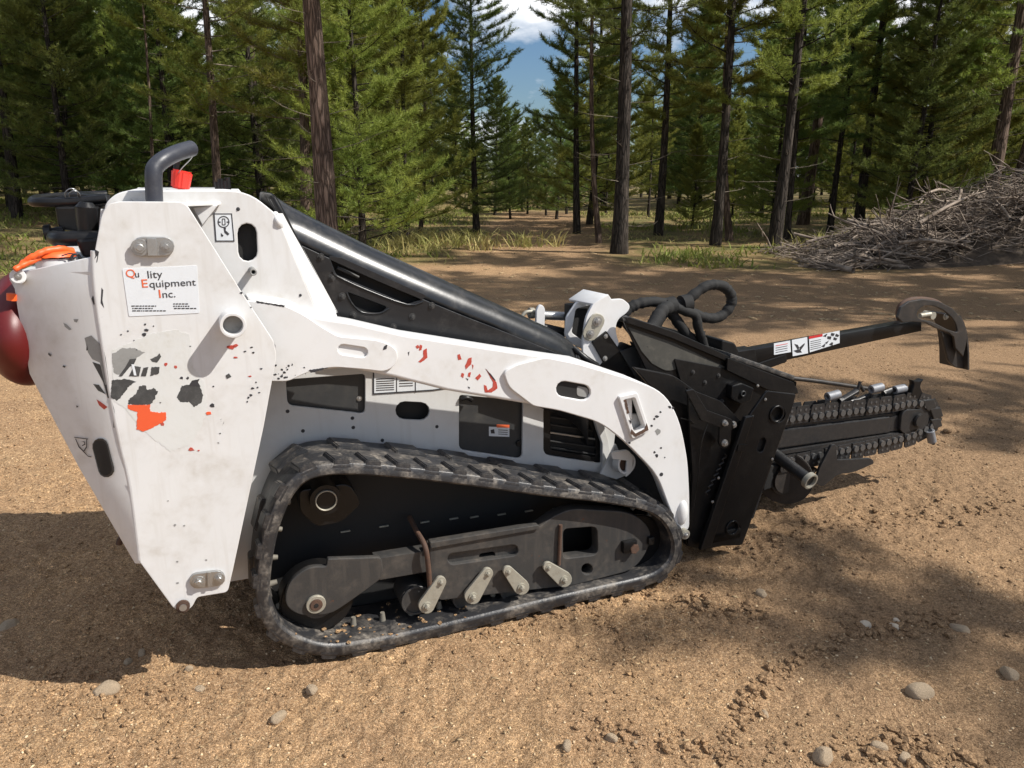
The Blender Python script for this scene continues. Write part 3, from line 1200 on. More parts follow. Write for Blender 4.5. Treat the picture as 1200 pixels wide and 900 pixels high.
# ---- peeled vinyl and paint damage on the side panel
def blotch(name, mat, pts, y=YP, parent=None, jag=1.6, seed=0, holes=()):
    """torn edge: subdivide and jitter the outline"""
    rg = random.Random(seed + len(pts) * 7 + int(pts[0][0]))
    out = []
    n = len(pts)
    for i in range(n):
        a, b = pts[i], pts[(i + 1) % n]
        L = math.hypot(b[0] - a[0], b[1] - a[1])
        k = max(1, int(L / 1.5))
        for j in range(k):
            t = j / k
            jj = jag * (.55 + .45 * sin(j * 2.1 + i)) if j else jag * .3
            out.append((a[0] + (b[0] - a[0]) * t + rg.uniform(-jj, jj) * .5, a[1] + (b[1] - a[1]) * t + rg.uniform(-jj, jj) * .5))
    return plate(name, parent or pan, mat, out, (), y - .0008, .0008, .0001)


blotch('glue_stain', STAIN, [(131, 411), (175, 392), (205, 386), (222, 392), (226, 430), (238, 445), (243, 478), (236, 500), (222, 522), (199, 529), (168, 505), (146, 478), (133, 470)], YP + .0003, jag=3)
blotch('bare_patch', PEEL, [(131, 415), (143, 408), (158, 408), (170, 413), (161, 419), (155, 425), (150, 432), (143, 440), (133, 437)], jag=2)
blotch('vinyl_remnant', PEELD, [(152, 421), (160, 420), (157, 427), (152, 430), (143, 441), (139, 441), (147, 430)], YP - .0006, jag=.5)
blotch('vinyl_remnant', PEELD, [(157, 429), (165, 430), (163, 441), (151, 441)], YP - .0006, jag=.7)
blotch('vinyl_remnant', STICK, [(154, 427), (157, 427), (160, 440), (157, 440)], YP - .0010, jag=.4)
blotch('vinyl_remnant', PEELD, [(168, 431), (174, 430), (171, 441), (165, 441)], YP - .0006, jag=.7)
blotch('vinyl_remnant', PEELD, [(178, 430), (187, 430), (186, 438), (176, 441)], YP - .0006, jag=1.5)
blotch('vinyl_remnant', PEELD, [(176, 421), (183, 418), (187, 414), (189, 418), (184, 425), (178, 424)], jag=1.5)
blotch('vinyl_remnant', PEELD, [(131, 446), (147, 444), (160, 447), (152, 452), (146, 460), (137, 470), (130, 466)], jag=2)
blotch('vinyl_remnant', PEELD, [(159, 462), (163, 453), (171, 452), (172, 457), (181, 455), (185, 458), (182, 466), (176, 474), (165, 476), (150, 473), (152, 467)], jag=2.5)
blotch('orange_remnant', PEELO, [(150, 474), (162, 475), (176, 474), (176, 482), (186, 484), (194, 483), (195, 492), (180, 501), (168, 506), (160, 503), (161, 483), (150, 479)], YP - .0004, jag=1.6)
blotch('vinyl_remnant', PEELD, [(213, 452), (222, 451), (234, 453), (238, 463), (236, 472), (228, 477), (221, 471), (211, 471), (207, 466)], jag=1.6)
blotch('vinyl_remnant', INK, [(225, 446), (234, 444), (232, 448), (235, 453), (221, 452)], YP - .0004, jag=.7)
for i, (u, v, s, mt) in enumerate(((169, 392, 3, INK), (171, 387, 3, INK), (194, 427, 3, PEELR), (206, 430, 2.5, PEELR), (270, 407, 5, PEELR), (276, 405, 3, PEELR), (276, 419, 2.5, PEELR),
                                   (268, 441, 4, PEELD), (293, 441, 2, PEELR), (224, 527, 3.4, PEELR), (233, 528, 1.6, PEELR), (213, 443, 2.4, INK), (220, 443, 2.2, INK), (249, 475, 3.2, INK), (244, 484, 4, PEELO),
                                   (295, 407, 1.6, INK), (287, 412, 1.6, INK), (297, 413, 1.5, INK), (258, 508, 1.2, INK), (188, 472, 1.4, INK), (190, 497, 3, PEELR), (296, 455, 2, INK), (302, 454, 1.4, INK), (294, 463, 2.4, INK),
                                   (291, 466, 1.7, INK), (304, 460, 1.2, INK), (300, 448, 1.3, INK), (170, 380, 1.8, INK), (180, 382, 1.2, INK), (150, 388, 1.6, INK), (142, 392, 1.2, INK), (290, 471, 1.6, INK), (205, 615, 2.4, PEEL),
                                   (216, 616, 1.4, PEEL), (242, 656, 1.3, PEEL), (197, 587, 1.0, PEEL), (208, 658, 1.8, PEEL), (208, 683, 1.6, PEEL), (250, 453, 1.3, INK), (223, 406, 1.1, INK), (157, 399, 1, INK), (306, 432, 1.4, INK),
                                   (283, 343, 2.2, INK), (294, 360, 1.2, INK), (160, 410, 1.2, INK), (256, 519, 1.2, PEEL))):
    rg = random.Random(i)
    n_ = rg.randint(5, 8)
    a0 = rg.uniform(0, pi)
    pts = [(u + s * rg.uniform(.5, 1.3) * cos(a0 + 2 * pi * k / n_), v + s * rg.uniform(.35, .9) * sin(a0 + 2 * pi * k / n_)) for k in range(n_)]
    plate('paint_chip', pan, mt, pts, (), YP - .0011, .0011, .0001)
for (pts, mt) in (([(99, 396), (107, 393), (121, 407), (124, 420), (128, 450), (123, 451), (117, 425), (108, 421), (103, 413)], PEEL),
                  ([(102, 398), (106, 399), (109, 408), (101, 411)], PEELD), ([(108, 424), (117, 427), (128, 451), (130, 468), (126, 466), (121, 448)], PEELD),
                  ([(109, 450), (116, 451), (124, 462), (115, 458)], PEELD), ([(113, 468), (118, 471), (126, 477), (122, 480), (116, 475)], PEELR),
                  ([(131, 470), (134, 480), (136, 502), (133, 501)], PEELD), ([(107, 350), (109, 346), (112, 354), (110, 358)], INK), ([(119, 337), (121, 340), (120, 352), (122, 361), (118, 355)], INK),
                  ([(74, 378), (78, 380), (84, 386), (81, 387), (76, 383)], PEEL), ([(86, 374), (92, 374), (90, 378), (87, 377)], PEEL), ([(74, 428), (77, 429), (76, 431), (73, 430)], PEELD),
                  ([(57, 413), (60, 416), (59, 418), (56, 415)], PEELD), ([(89, 475), (92, 476), (90, 478)], PEELD)):
    flank_decal('paint_chip', mt, pts, .0014)
# hand drawn marker scribble on the flank
for q in ([(87, 513), (103, 515), (103, 514), (87, 512)], [(88, 514), (92, 524), (97, 529), (98, 528), (93, 523), (89, 514)], [(102, 515), (102, 524), (99, 529), (98, 528), (101, 523), (101, 515)], [(94, 518), (99, 517), (100, 521), (96, 523), (96, 522), (99, 520), (98, 518)], [(97, 529), (103, 535), (107, 536), (107, 535), (103, 534), (98, 528)]):
    flank_decal('marker_line', INK, q, .0014)

# ---- upper console body
YU = .075
up = plate('console_side', LD, WHITE, [(121, 262), (123, 238, 8), (140, 223.5, 14), (290, 223.5, 22), (325, 252, 6), (374, 372), (380, 395), (285, 400), (120, 330)],
           [slot(289.5, 273, 290.5, 295, 11.2)], YU, .012, .003)
# bent front strip that carries the hood seal
s0, s1 = m3(324, 250, YU + .002), m3(376, 376, YU + .002)
s2, s3 = m3(333, 250, YU + .05), m3(406, 385, YU + .05)
mesh_obj('front_strip', LD, WHITE, [s0, s1, s3, s2], [(0, 1, 2, 3)], solid=-.008)


def console_top():
    """rounded top sheet from the near side to the far side"""
    prof = [mp(u, v, YU) for u, v in round_poly([(121, 262), (123, 238, 8), (140, 223.5, 14), (290, 223.5, 22), (326, 256, 6)], None)]
    bm = bmesh.new()
    A = [bm.verts.new((x, YU + .010, z)) for x, z in prof]
    B = [bm.verts.new((x, .86, z)) for x, z in prof]
    for k in range(len(A) - 1):
        bm.faces.new((A[k], A[k + 1], B[k + 1], B[k]))
    bmesh.ops.recalc_face_normals(bm, faces=bm.faces)
    o = from_bm('console_top', bm, WHITE, LD, 50)
    s = o.modifiers.new('s', 'SOLIDIFY')
    s.thickness = .004
    plate2('far_console_side', LD, WHITE, [mp(u, v, YU) for u, v in ((121, 262), (140, 224), (300, 226), (326, 256), (400, 395), (285, 400), (120, 330))], (), .862, .012, .003)


console_top()
# flange bridging the side panel and the console
a, b_ = mp(128, 237.5, YP), mp(257, 235, .045)
mesh_obj('top_flange', LD, WHITE, [(a[0], YP + .006, a[1] - .003), (mp(214, 237, YP)[0], YP + .006, a[1] - .003), (b_[0] + .005, YU - .012, a[1] - .003), (b_[0], YU + .002, a[1] - .003), (a[0] + .01, YU + .002, a[1] - .003)],
         [(0, 1, 2, 3, 4)], solid=.009, bev=.002)
plate('flange_web', LD, WHITE, [(226, 243), (256, 240), (237, 264)], (), YU - .03, .03, .002)
ins = plate('instruction_decal', up, STICK, [(250, 250, 1), (272, 250, 1), (275, 283, 1), (252.5, 283, 1)], (), YU - .0010, .001, .0002)
decal('decal_border', ins, INK, [(250, 250), (272, 250), (275, 283), (252.5, 283)], YU - .0006, holes=[[(251.6, 251.2), (270.8, 251.2), (273.6, 281.8), (253.8, 281.8)]])
decal('symbol_ring', ins, INK, circ(262, 260, 7, 20), YU - .0006, holes=[circ(262, 260, 5.8, 20)])
decal('symbol_box', ins, INK, [(260, 256, 1), (264, 256, 1), (264.5, 264, 1), (260, 264, 1)], YU - .0006, holes=[[(261, 257), (263, 257), (263.4, 263), (261, 263)]])
decal('symbol_dash', ins, INK, [(255, 259.5), (258.6, 259.5), (258.6, 261), (255, 261)], YU - .0006)
decal('symbol_dash', ins, INK, [(265.6, 259.5), (269, 259.5), (269, 261), (265.6, 261)], YU - .0006)
decal('symbol_arrow', ins, INK, [(262, 267), (265, 267), (264.5, 270), (269, 274), (267, 276), (263, 272.5)], YU - .0006)
decal('symbol_hook', ins, INK, [(259, 273), (262, 276), (261, 277.5), (259, 277)], YU - .0006)
plate('console_void', LD, DARK, [(262, 250), (318, 250), (322, 320), (262, 320)], (), YU + .03, .01, .001)
bolt(LD, m3(279, 245, YU), .005, .003, INK, 'rivet')
bolt(LD, m3(352, 346, YU), .004, .003, INK, 'rivet')
tube('seal_clip', LD, WHITE, [m3(322, 251, YU + .02), m3(326, 260, YU), m3(330, 270, YU + .02)], .010, 10, 4)

# black tube handle on the flange and its red capped lever
tube('grab_handle', LD, TUBEM, [m3(181, 238, .03), m3(180.5, 224, .03), m3(180, 205, .03), m3(182, 196, .035), m3(192, 187, .05), m3(208, 179, .09), m3(224, 174, .14)], .0205, 18, 6)
tube('lever_rod', LD, BLACKM, [m3(206, 208, .30), m3(207, 193, .30), m3(209, 184, .30)], .008, 10, 4)
a = m3(211, 222, .30)
b_ = m3(211, 200, .30)
bm = bmesh.new()
add_cyl(bm, a, b_ + Vector((.006, 0, 0)), .026, .030, 8)
bmesh.ops.recalc_face_normals(bm, faces=bm.faces)
bmesh.ops.bevel(bm, geom=list(bm.edges), offset=.005, segments=2, affect='EDGES')
from_bm('lever_cap', bm, REDCAP, LD)
tube('lever_wire', LD, STEEL, [m3(209, 203, .28), m3(214, 196, .22), m3(222, 188, .18), m3(228, 180, .15)], .0016, 6, 4)
for k in range(4):
    p = m3(255 + 4.0 * k, 218 - .8 * k, .42)
    cyl('bolt_stack', LD, BLACKM, p - Vector((0, 0, .02)), p + Vector((0, 0, .012 + .008 * (k % 2))), .0085, 8)

# ---- operator's controls at the rear
def controls():
    y = .42
    bar = tube('hand_hoop', LD, BLACKM, [m3(125, 233, .30), m3(80, 237, .30), m3(48, 237, .31), m3(38, 236.5, .36), m3(45, 233, .50), m3(78, 230, .62), m3(125, 228, .66)], .0125, 14, 6)
    plate('control_tray', LD, BLACKM, [(52, 235, 5), (85, 226, 4), (122, 230), (122, 242), (60, 241, 4)], (), .40, .20, .004)
    plate('control_box', LD, BLACKM, [(64, 242, 3), (116, 242, 3), (112, 275), (68, 268, 6)], (), .38, .22, .006)
    bm = bmesh.new()
    add_cyl(bm, m3(103, 272, .25), m3(101, 243, .25), .025, .027, 20)
    add_cyl(bm, m3(101, 243, .25), m3(101, 237, .25), .027, .016, 20)
    bmesh.ops.recalc_face_normals(bm, faces=bm.faces)
    from_bm('joystick_grip', bm, BLACKM, LD, 50)
    tube('knee_bar', LD, BLACKM, [m3(118, 279, .22), m3(90, 279.5, .22), m3(70, 280, .23), m3(64, 279, .30), m3(66, 277, .42)], .020, 16, 6)
    bm = bmesh.new()
    add_cyl(bm, m3(52, 273, .35), m3(60, 272.5, .35), .021, .023, 16)
    add_cyl(bm, m3(60, 272.5, .35), m3(75, 270, .35), .013, .013, 12)
    bmesh.ops.recalc_face_normals(bm, faces=bm.faces)
    from_bm('control_knob', bm, BLACKM, LD, 40)
    plate('knee_pad', LD, BLACKM, [(88, 281, 4), (122, 278), (120, 300), (97, 303, 6)], (), .18, .10, .008)
    for (cu_, cv, r) in ((84, 229, 8), (87, 230, 6.5)):
        pts = [m3(cu_ + r * cos(t), cv + r * sin(t), .30 + .02 * sin(t)) for t in np.linspace(0, 2 * pi, 10)[:-1]]
        tube('key_ring', LD, STEEL, pts, .0018, 6, 4, closed=True)
    plate('console_back', LD, WHITE, [(118, 245), (126, 245), (126, 310), (112, 310)], (), .09, .012, .002)


controls()

# filler neck with an orange cover, flagging tail
c = m3(67, 318, .12)
neck = cyl('filler_neck', LD, WHITEARM, c - Vector((0, 0, .01)), c + Vector((0, 0, .034)), .046, 26, bev=.004)
bm = bmesh.new()
bmesh.ops.create_uvsphere(bm, u_segments=22, v_segments=10, radius=.05)
for v in bm.verts:
    v.co.z = max(v.co.z, -.002) * .42 + random.Random(int(v.co.x * 900)).uniform(-.002, .002)
    v.co.x = v.co.x * 1.02
    v.co += c + Vector((0, 0, .038))
from_bm('orange_cover', bm, ORANGE, LD, 60)
tube('orange_strap', LD, ORANGE, [m3(84, 295, .12), m3(72, 292, .10), m3(55, 294, .08), m3(42, 299, .07), m3(30, 306, .07), m3(24, 310, .07)], .010, 10, 5, wob=.2, rend=.006)
tube('orange_strap', LD, ORANGE, [m3(46, 302, .08), m3(38, 306, .07), m3(26, 311, .06), m3(17, 316, .05)], .007, 10, 5, wob=.2)
tube('tether_wire', LD, INK, [m3(72, 300, .07), m3(84, 297, .07), m3(96, 303, .06), m3(92, 312, .06), m3(86, 316, .06)], .0016, 6, 5)
ring('neck_clip', LD, INK, m3(89, 302, .09), (0, -1, 0), .012, .006, .01)

# red canister hung at the rear
bm = bmesh.new()
bmesh.ops.create_uvsphere(bm, u_segments=36, v_segments=22, radius=1)
cc = m3(30, 385, .30)
for v in bm.verts:
    s = abs(v.co.z)
    f = 1 + .16 * (1 - s ** 4)
    v.co = Vector((v.co.x * .080 * f, v.co.y * .20 * f, v.co.z * .155)) + cc
from_bm('red_canister', bm, REDP, LD, 60)
bm = bmesh.new()
add_cyl(bm, m3(14, 344, .10), m3(14, 352, .10), .012, .012, 12)
bmesh.ops.recalc_face_normals(bm, faces=bm.faces)
from_bm('orange_clip', bm, ORANGE, LD)

# ---- lift arm
YA = .040
arm = plate('lift_arm', LD, WHITEARM, [(288, 346, 3), (340, 352.5, 14), (366, 370, 14), (413, 377, 8), (473, 391), (600, 411), (677, 422), (742, 444), (742, 492), (660, 481), (620, 474), (524, 458), (460, 442),
                                        (407, 431, 10), (361, 436, 8), (337, 447, 6), (300, 447)], (), YA, .075, .010, 50, 3)
rg_ = plate('rear_gusset', arm, WHITEARM, [(287, 352, 2), (330, 356, 12), (357, 369, 12), (377, 383, 6), (396, 394, 6), (447, 399, 10), (466, 409, 9), (466, 426, 9), (452, 436, 8), (428, 433, 8), (390, 430, 10),
                                            (361, 436, 8), (338, 447, 6), (316, 447, 3), (322, 405)], [slot(402, 409.5, 425, 413, 6)], YA - .010, .010, .0025, 40, 2)
plate('gusset_slot_floor', rg_, WHITEARM, slot(402, 409.5, 425, 413, 8.5), (), YA - .0022, .002, .0003)
fg_ = plate('front_gusset', arm, WHITEARM, [(590, 436, 6), (606, 427, 8), (640, 418.5, 6), (677, 426, 8), (742, 445, 10), (778, 459, 24), (797, 492, 24), (806, 540, 14), (808, 580, 10), (808, 622, 8), (796, 622, 6),
                                             (784, 594, 8), (770, 556, 16), (732, 517, 20), (703, 495, 14), (655, 481, 8), (625, 476, 4), (596, 454, 8)],
            [slot(661, 456, 683, 460, 9.2), [(729, 467, 2), (745, 463, 2), (758, 503, 2), (743, 511, 2)]], YA - .012, .020, .0035, 40, 2)
plate('arm_nose', arm, WHITEARM, [(720, 438, 6), (742, 444, 8), (777, 459, 22), (796, 492, 22), (805, 540, 14), (806, 620, 6), (797, 620, 6), (786, 594, 8), (772, 556, 16), (734, 517, 20), (700, 490)],
      [[(727, 462), (748, 458), (762, 508), (741, 516)]], YA + .010, .060, .006, 40, 2)
# pocket (rectangular tube end) in the nose
rim_ = plate('pocket_rim', arm, WHITEARM, [(725, 465, 3), (747, 460, 3), (762, 505, 3), (741, 515, 3)], [[(731, 469, 2), (744, 466, 2), (756, 501, 2), (744, 508, 2)]], YA - .024, .03, .003, 40, 2)
blotch('rust_flake', RUST, [(731, 469), (734, 468), (736, 478), (738, 484), (735, 485)], YA - .0242, rim_)
blotch('rust_flake', RUST, [(740, 503), (745, 508), (755, 503), (758, 496), (760, 504), (745, 512), (739, 508)], YA - .0242, rim_)
blotch('rust_flake', INK, [(737, 492), (740, 493), (739, 497)], YA - .0242, rim_, 1)
plate('pocket_back', rim_, BODYW, [(726, 485), (758, 485), (762, 512), (741, 517)], (), YA + .025, .01, .001)
plate('pocket_back', rim_, GREYP, [(722, 460), (752, 458), (758, 485), (730, 488)], (), YA + .045, .01, .001)
plate('slot_back', arm, DARK, [(648, 444), (696, 446), (696, 472), (648, 468)], (), YA - .0012, .002, .0002)
plate('slot_tube_end', arm, PEEL, [(676, 452, 4), (690, 455, 5), (689, 466, 4), (676, 464, 4)], (), YA - .003, .003, .0005)
for i, (u, v, s) in enumerate(((771, 506, 4), (764, 499, 1.6), (770, 488, 2.2), (767, 491, 1.4), (774, 483, 1.4), (770, 534, 2.4), (767, 530, 1.5), (775, 525, 1.5), (785, 477, 2), (789, 478, 1.6), (738, 519, 1.6), (775, 556, 2.6), (779, 536, 1))):
    rg = random.Random(i + 50)
    pts = [(u + s * rg.uniform(.5, 1.2) * cos(2 * pi * k / 7), v + s * rg.uniform(.5, 1.1) * sin(2 * pi * k / 7)) for k in range(7)]
    plate('paint_chip', fg_, PEEL if i == 0 else INK, pts, (), YA - .0128, .001, .0001)
for (pts, mt) in (([(487, 406), (490, 404), (492, 407), (489, 409)], PEELR), ([(492, 404), (495, 405), (494, 410), (491, 411)], PEELR), ([(496, 411), (500, 408), (501, 419), (493, 425), (490, 424), (496, 418)], PEELR), ([(478, 413), (480, 412), (479, 417)], INK),
                  ([(536, 416), (539, 415), (541, 421), (537, 422)], PEELR), ([(549, 420), (553, 419), (552, 427), (546, 433), (545, 429)], PEELR), ([(541, 437), (544, 438), (543, 443), (540, 441)], PEELR), ([(553, 427), (555, 428), (554, 433)], PEELR),
                  ([(549, 437), (552, 436), (551, 442), (548, 441)], PEELR), ([(557, 443), (562, 438), (564, 441), (560, 446)], PEELR), ([(546, 443), (549, 444), (548, 446)], INK), ([(569, 432), (575, 440), (582, 448), (583, 455), (576, 460), (568, 460), (577, 454), (578, 448)], PEELR),
                  ([(569, 432), (576, 439), (581, 446), (579, 446), (573, 439)], INK), ([(567, 451), (570, 452), (572, 459), (568, 459)], PEELR), ([(548, 453), (551, 454), (550, 456)], INK), ([(450, 406), (454, 404), (453, 409), (449, 410)], INK)):
    blotch('paint_scrape', mt, pts, (YA - .0105) if pts[0][0] == 450 else YA, arm, .8)
for i in range(26):
    rg = random.Random(i + 400)
    u, v = rg.gauss(334, 14), rg.gauss(436, 7)
    if not (322 < u < 362 and 420 < v < 444):
        continue
    s = rg.uniform(.6, 2.0)
    pts = [(u + s * rg.uniform(.4, 1.3) * cos(2 * pi * k / 6), v + s * rg.uniform(.4, .9) * sin(2 * pi * k / 6)) for k in range(6)]
    plate('paint_chip', rg_, INK, pts, (), YA - .0108, .001, .0001)
blotch('edge_wear', INK, [(362, 434), (378, 431), (385, 431), (376, 434), (364, 437)], YA - .0101, rg_, 1.5)
blotch('edge_wear', INK, [(300, 352.5), (316, 355), (334, 358), (333, 360), (318, 357), (302, 355)], YA - .0101, rg_, 1.5)
# rounded boss and pin at the arm tip
c = m3(801, 602, YA - .02)
bm = bmesh.new()
bmesh.ops.create_uvsphere(bm, u_segments=20, v_segments=14, radius=1)
for v in bm.verts:
    v.co = Vector((v.co.x * .024, v.co.y * .022, v.co.z * .050)) + c + Vector((0, .012, .0))
from_bm('tip_boss', bm, WHITEARM, LD, 60)
c = m3(804, 627, YA - .035)
cyl('tip_pin', LD, LEVER, c + Vector((0, .10, 0)), c, .019, 18, bev=.003)
bolt(LD, c, .012, .008, STEEL)
# far arm
plate2('far_lift_arm', LD, WHITEARM, [mp(u, v, YA) for u, v in ((288, 346), (340, 353), (413, 377), (600, 411), (742, 444), (778, 460), (800, 500), (808, 620), (796, 622), (770, 556), (703, 495), (620, 474), (460, 442), (337, 447), (300, 447))], (), .84, .075, .008)
# cross tube joining both arms
c = m3(745, 478, .1)
cyl('arm_cross_tube', LD, WHITEARM, Vector((c.x, .11, c.z)), Vector((c.x, .84, c.z)), .035, 20)

# ---- black hood
def hood():
    YH, R = .19, .115
    top = [(318, 226), (328, 234), (352, 248), (430, 287), (520, 328), (560, 346), (615, 371), (650, 388), (668, 402), (676, 415), (680, 424)]
    n = 26
    crest = np.array([mp(u, v, YH + R * 1.1) for u, v in top])
    crest = catmull(crest, 4)
    bm = bmesh.new()
    rows = []
    L = len(crest)
    for i, (x, z) in enumerate(crest):
        t = i / (L - 1)
        r = R * (1 - .45 * t)
        bulge = 0
        row = []
        ya, yb = YH + .05 * t, .78 - .05 * t
        row.append(bm.verts.new((x - .0, ya, z - .30)))
        row.append(bm.verts.new((x, ya, z - r)))
        for k in range(1, 9):
            a = pi / 2 * k / 8
            row.append(bm.verts.new((x, ya + r - r * cos(a), z - r + r * sin(a))))
        for k in range(0, 9):
            a = pi / 2 * k / 8
            row.append(bm.verts.new((x, yb - r + r * sin(a), z - r + r * cos(a))))
        row.append(bm.verts.new((x, yb, z - .30)))
        rows.append(row)
    # near wall is cut away where the vented side plate sits
    for i in range(L - 1):
        A, B = rows[i], rows[i + 1]
        for k in range(len(A) - 1):
            if k == 0 and i < L * .50:
                continue
            bm.faces.new((A[k], A[k + 1], B[k + 1], B[k]))
    bm.faces.new(rows[-1])
    bmesh.ops.recalc_face_normals(bm, faces=bm.faces)
    h = from_bm('hood', bm, BLACK, LD, 45)
    s = h.modifiers.new('s', 'SOLIDIFY')
    s.thickness = .004
    s.offset = -1
    tp = [(crest[i][0], crest[i][1] - R * (1 - .45 * i / (L - 1)) + .004) for i in range(3, int(L * .86))]
    lo = [mp(u, v, YH) for u, v in ((660, 424), (405, 398), (378, 345), (352, 292))]
    sp = plate2('vented_side', LD, BLACK, tp + lo, [round_poly(h_, YH - .012) for h_ in [[(386, 301, 3), (400, 303), (499, 347, 2), (492, 352), (478, 356.5), (394, 322, 4)],
                [(407, 342, 3), (454, 360, 3), (446, 367, 3), (426, 366, 6), (414, 357, 4)]]], YH - .012, .010, .002)
    for (u, v) in ((376, 301), (389, 325), (401, 347), (414, 369), (461, 383), (483, 371), (506, 358)):
        bolt(sp, m3(u, v, YH - .012), .011, .008, FRAME)
    tube('vent_lip', sp, BLACK, [m3(u, v, YH - .013) for u, v in ((390, 318), (395, 324), (430, 340), (477, 357), (496, 353))], .0035, 8, 3)
    tube('vent_lip', sp, BLACK, [m3(u, v, YH - .013) for u, v in ((406, 343), (412, 355), (424, 366), (445, 367), (456, 361))], .003, 8, 3)
    plate('vent_liner', LD, DARK, [(345, 268), (520, 350), (520, 400), (400, 400)], (), YH + .035, .02, .001)
    tube('cross_bar_inner', LD, GREYP, [m3(395, 314, YH + .01), m3(420, 325, YH + .02)], .006, 8, 2)
    tube('hood_seal', LD, BLACKM, [m3(320, 232, .13), m3(331, 252, .125), m3(349, 288, .125), m3(366, 320, .125), (m3(384, 354, .125)), m3(398, 376, .125), m3(412, 388, .13)], .010, 10, 6)
    cyl('hinge_pin', LD, BLACKM, m3(317, 230, .17), m3(326, 246, .17), .011, 12)
    bolt(LD, m3(679, 417, .235), .016, .012, STEEL)
    tube('hood_fixing', LD, BLACKM, [m3(672, 408, .25), m3(686, 420, .22), m3(700, 429, .22)], .012, 10, 4)


hood()

# ---- tilt link and cylinder in front of the hood
def tilt():
    y = .30
    br = plate('tilt_bracket', LD, WHITEARM, [(695, 356, 4), (713, 345), (717, 351), (730, 350, 4), (739, 358, 4), (736, 366, 6), (724, 374, 8), (721, 386, 8), (726, 404, 4), (703, 428), (698, 431, 3), (683, 424, 4), (683, 400), (687, 372, 6)],
               (), y, .014, .0025)
    # top web and left flank reach back
    a, b = m3(695, 356, y), m3(713, 345, y)
    d = Vector((-.02, .16, .0))
    mesh_obj('bracket_web', br, WHITEARM, [a, b, b + d, a + d + Vector((0, 0, -.004))], [(0, 1, 2, 3)], solid=.012, bev=.002)
    a, b = m3(687, 372, y + .012), m3(684, 424, y + .012)
    e = plate('bracket_rear_plate', br, WHITEARM, [(664, 371, 4), (677, 352, 6), (700, 352), (700, 372), (690, 384), (684, 410), (672, 404, 4), (662, 395, 5)],
              [[(675, 362, 3), (694, 357, 3), (692, 370), (688, 392), (684, 400), (670, 390, 3)]], y + .10, .012, .003)
    plate('bracket_void', br, DARK, [(668, 358), (694, 355), (688, 402), (668, 396)], (), y + .13, .05, .002)
    lk = plate('link_plate', br, LEVER, slot(692, 391, 700, 376, 8.8), (), y - .008, .008, .002)
    bolt(lk, m3(700, 376.5, y - .008), .019, .012, STEEL)
    bolt(lk, m3(692, 391, y - .008), .016, .012, STEEL)
    bp = plate('black_cover_plate', br, BLACKM, [(694, 401, 1), (711, 388, 1), (727, 411, 1), (708, 426, 1)], (), y - .010, .010, .002)
    bolt(bp, m3(710, 394, y - .010), .009, .006, STEEL)
    bolt(bp, m3(709, 420, y - .010), .010, .006, STEEL)
    # cylinder rod and clevis
    rod = cyl('cylinder_rod', LD, STEEL, m3(628, 369, .52), m3(668, 371, .50), .017, 18)
    ring('rod_collar', rod, LEVER, m3(620, 367, .52), (1, 0, -.05), .021, .006, .02)
    tube('grease_line', rod, LEVER, [m3(611, 372, .50), m3(616, 366, .50), m3(624, 365, .50), m3(632, 366, .50)], .007, 8, 4)
    plate('clevis', LD, WHITEARM, [(629, 362, 4), (634, 356, 4), (639, 361, 4), (638, 392), (628, 392)], (), .47, .015, .002)
    cyl('lower_rod', LD, BLACKM, m3(636, 384, .50), m3(662, 390, .48), .018, 16)
    # black stop block next to the bracket
    plate('stop_block', LD, BLACKM, [(700, 428), (727, 410, 2), (738, 404, 2), (747, 408, 2), (770, 450), (740, 446)], (), y + .03, .07, .004)
    plate('stop_face', LD, GREYP, [(727, 412, 2), (744, 406, 2), (768, 450), (750, 450)], (), y + .018, .01, .002)
    # quick attach plate carried by the arms
    plate('attach_frame', LD, BLACKM, [(742, 430, 3), (790, 440, 6), (818, 460, 4), (826, 500), (822, 640, 3), (803, 640, 4), (808, 560), (792, 480), (760, 450)], (), .17, .02, .003)
    plate('attach_frame', LD, BLACKM, [(745, 400, 3), (800, 420, 6), (836, 470, 4), (832, 632, 3), (800, 632, 4), (790, 480), (740, 450)], (), .62, .02, .003)
    a0, a1 = mp(808, 468, .17), mp(818, 628, .17)
    mesh_obj('attach_face', LD, DARK, [(a0[0], .19, a0[1]), (a0[0], .62, a0[1]), (a1[0], .62, a1[1]), (a1[0], .19, a1[1])], [(0, 1, 2, 3)], solid=.012)


tilt()

# ================================================================== trencher attachment carried at the front
TR = thing('trencher', 'black chain trencher attachment with digging boom mounted on the front of the loader', 'trencher', tuple(MO + MX * 1.5), YAW)
_TRO = Vector((1.5, 0, 0))


def tr_fix():
    """children are modelled in the machine frame: shift them to the trencher's own base"""
    for ch in TR.children:
        if ch.type == 'MESH' or ch.type == 'EMPTY':
            ch.location = Vector(ch.location) - _TRO


RIVET = worn('rubbed_rivet_steel', (.15, .15, .15), .35, metal=.6, dirt=(.08, .065, .05), dirt_amt=.6, dirt_scale=80)
CUTM = worn('dull_cutter_steel', (.20, .21, .23), .55, metal=.3, dirt=(.16, .13, .10), dirt_amt=.6, dirt_scale=60, bump_s=.2)


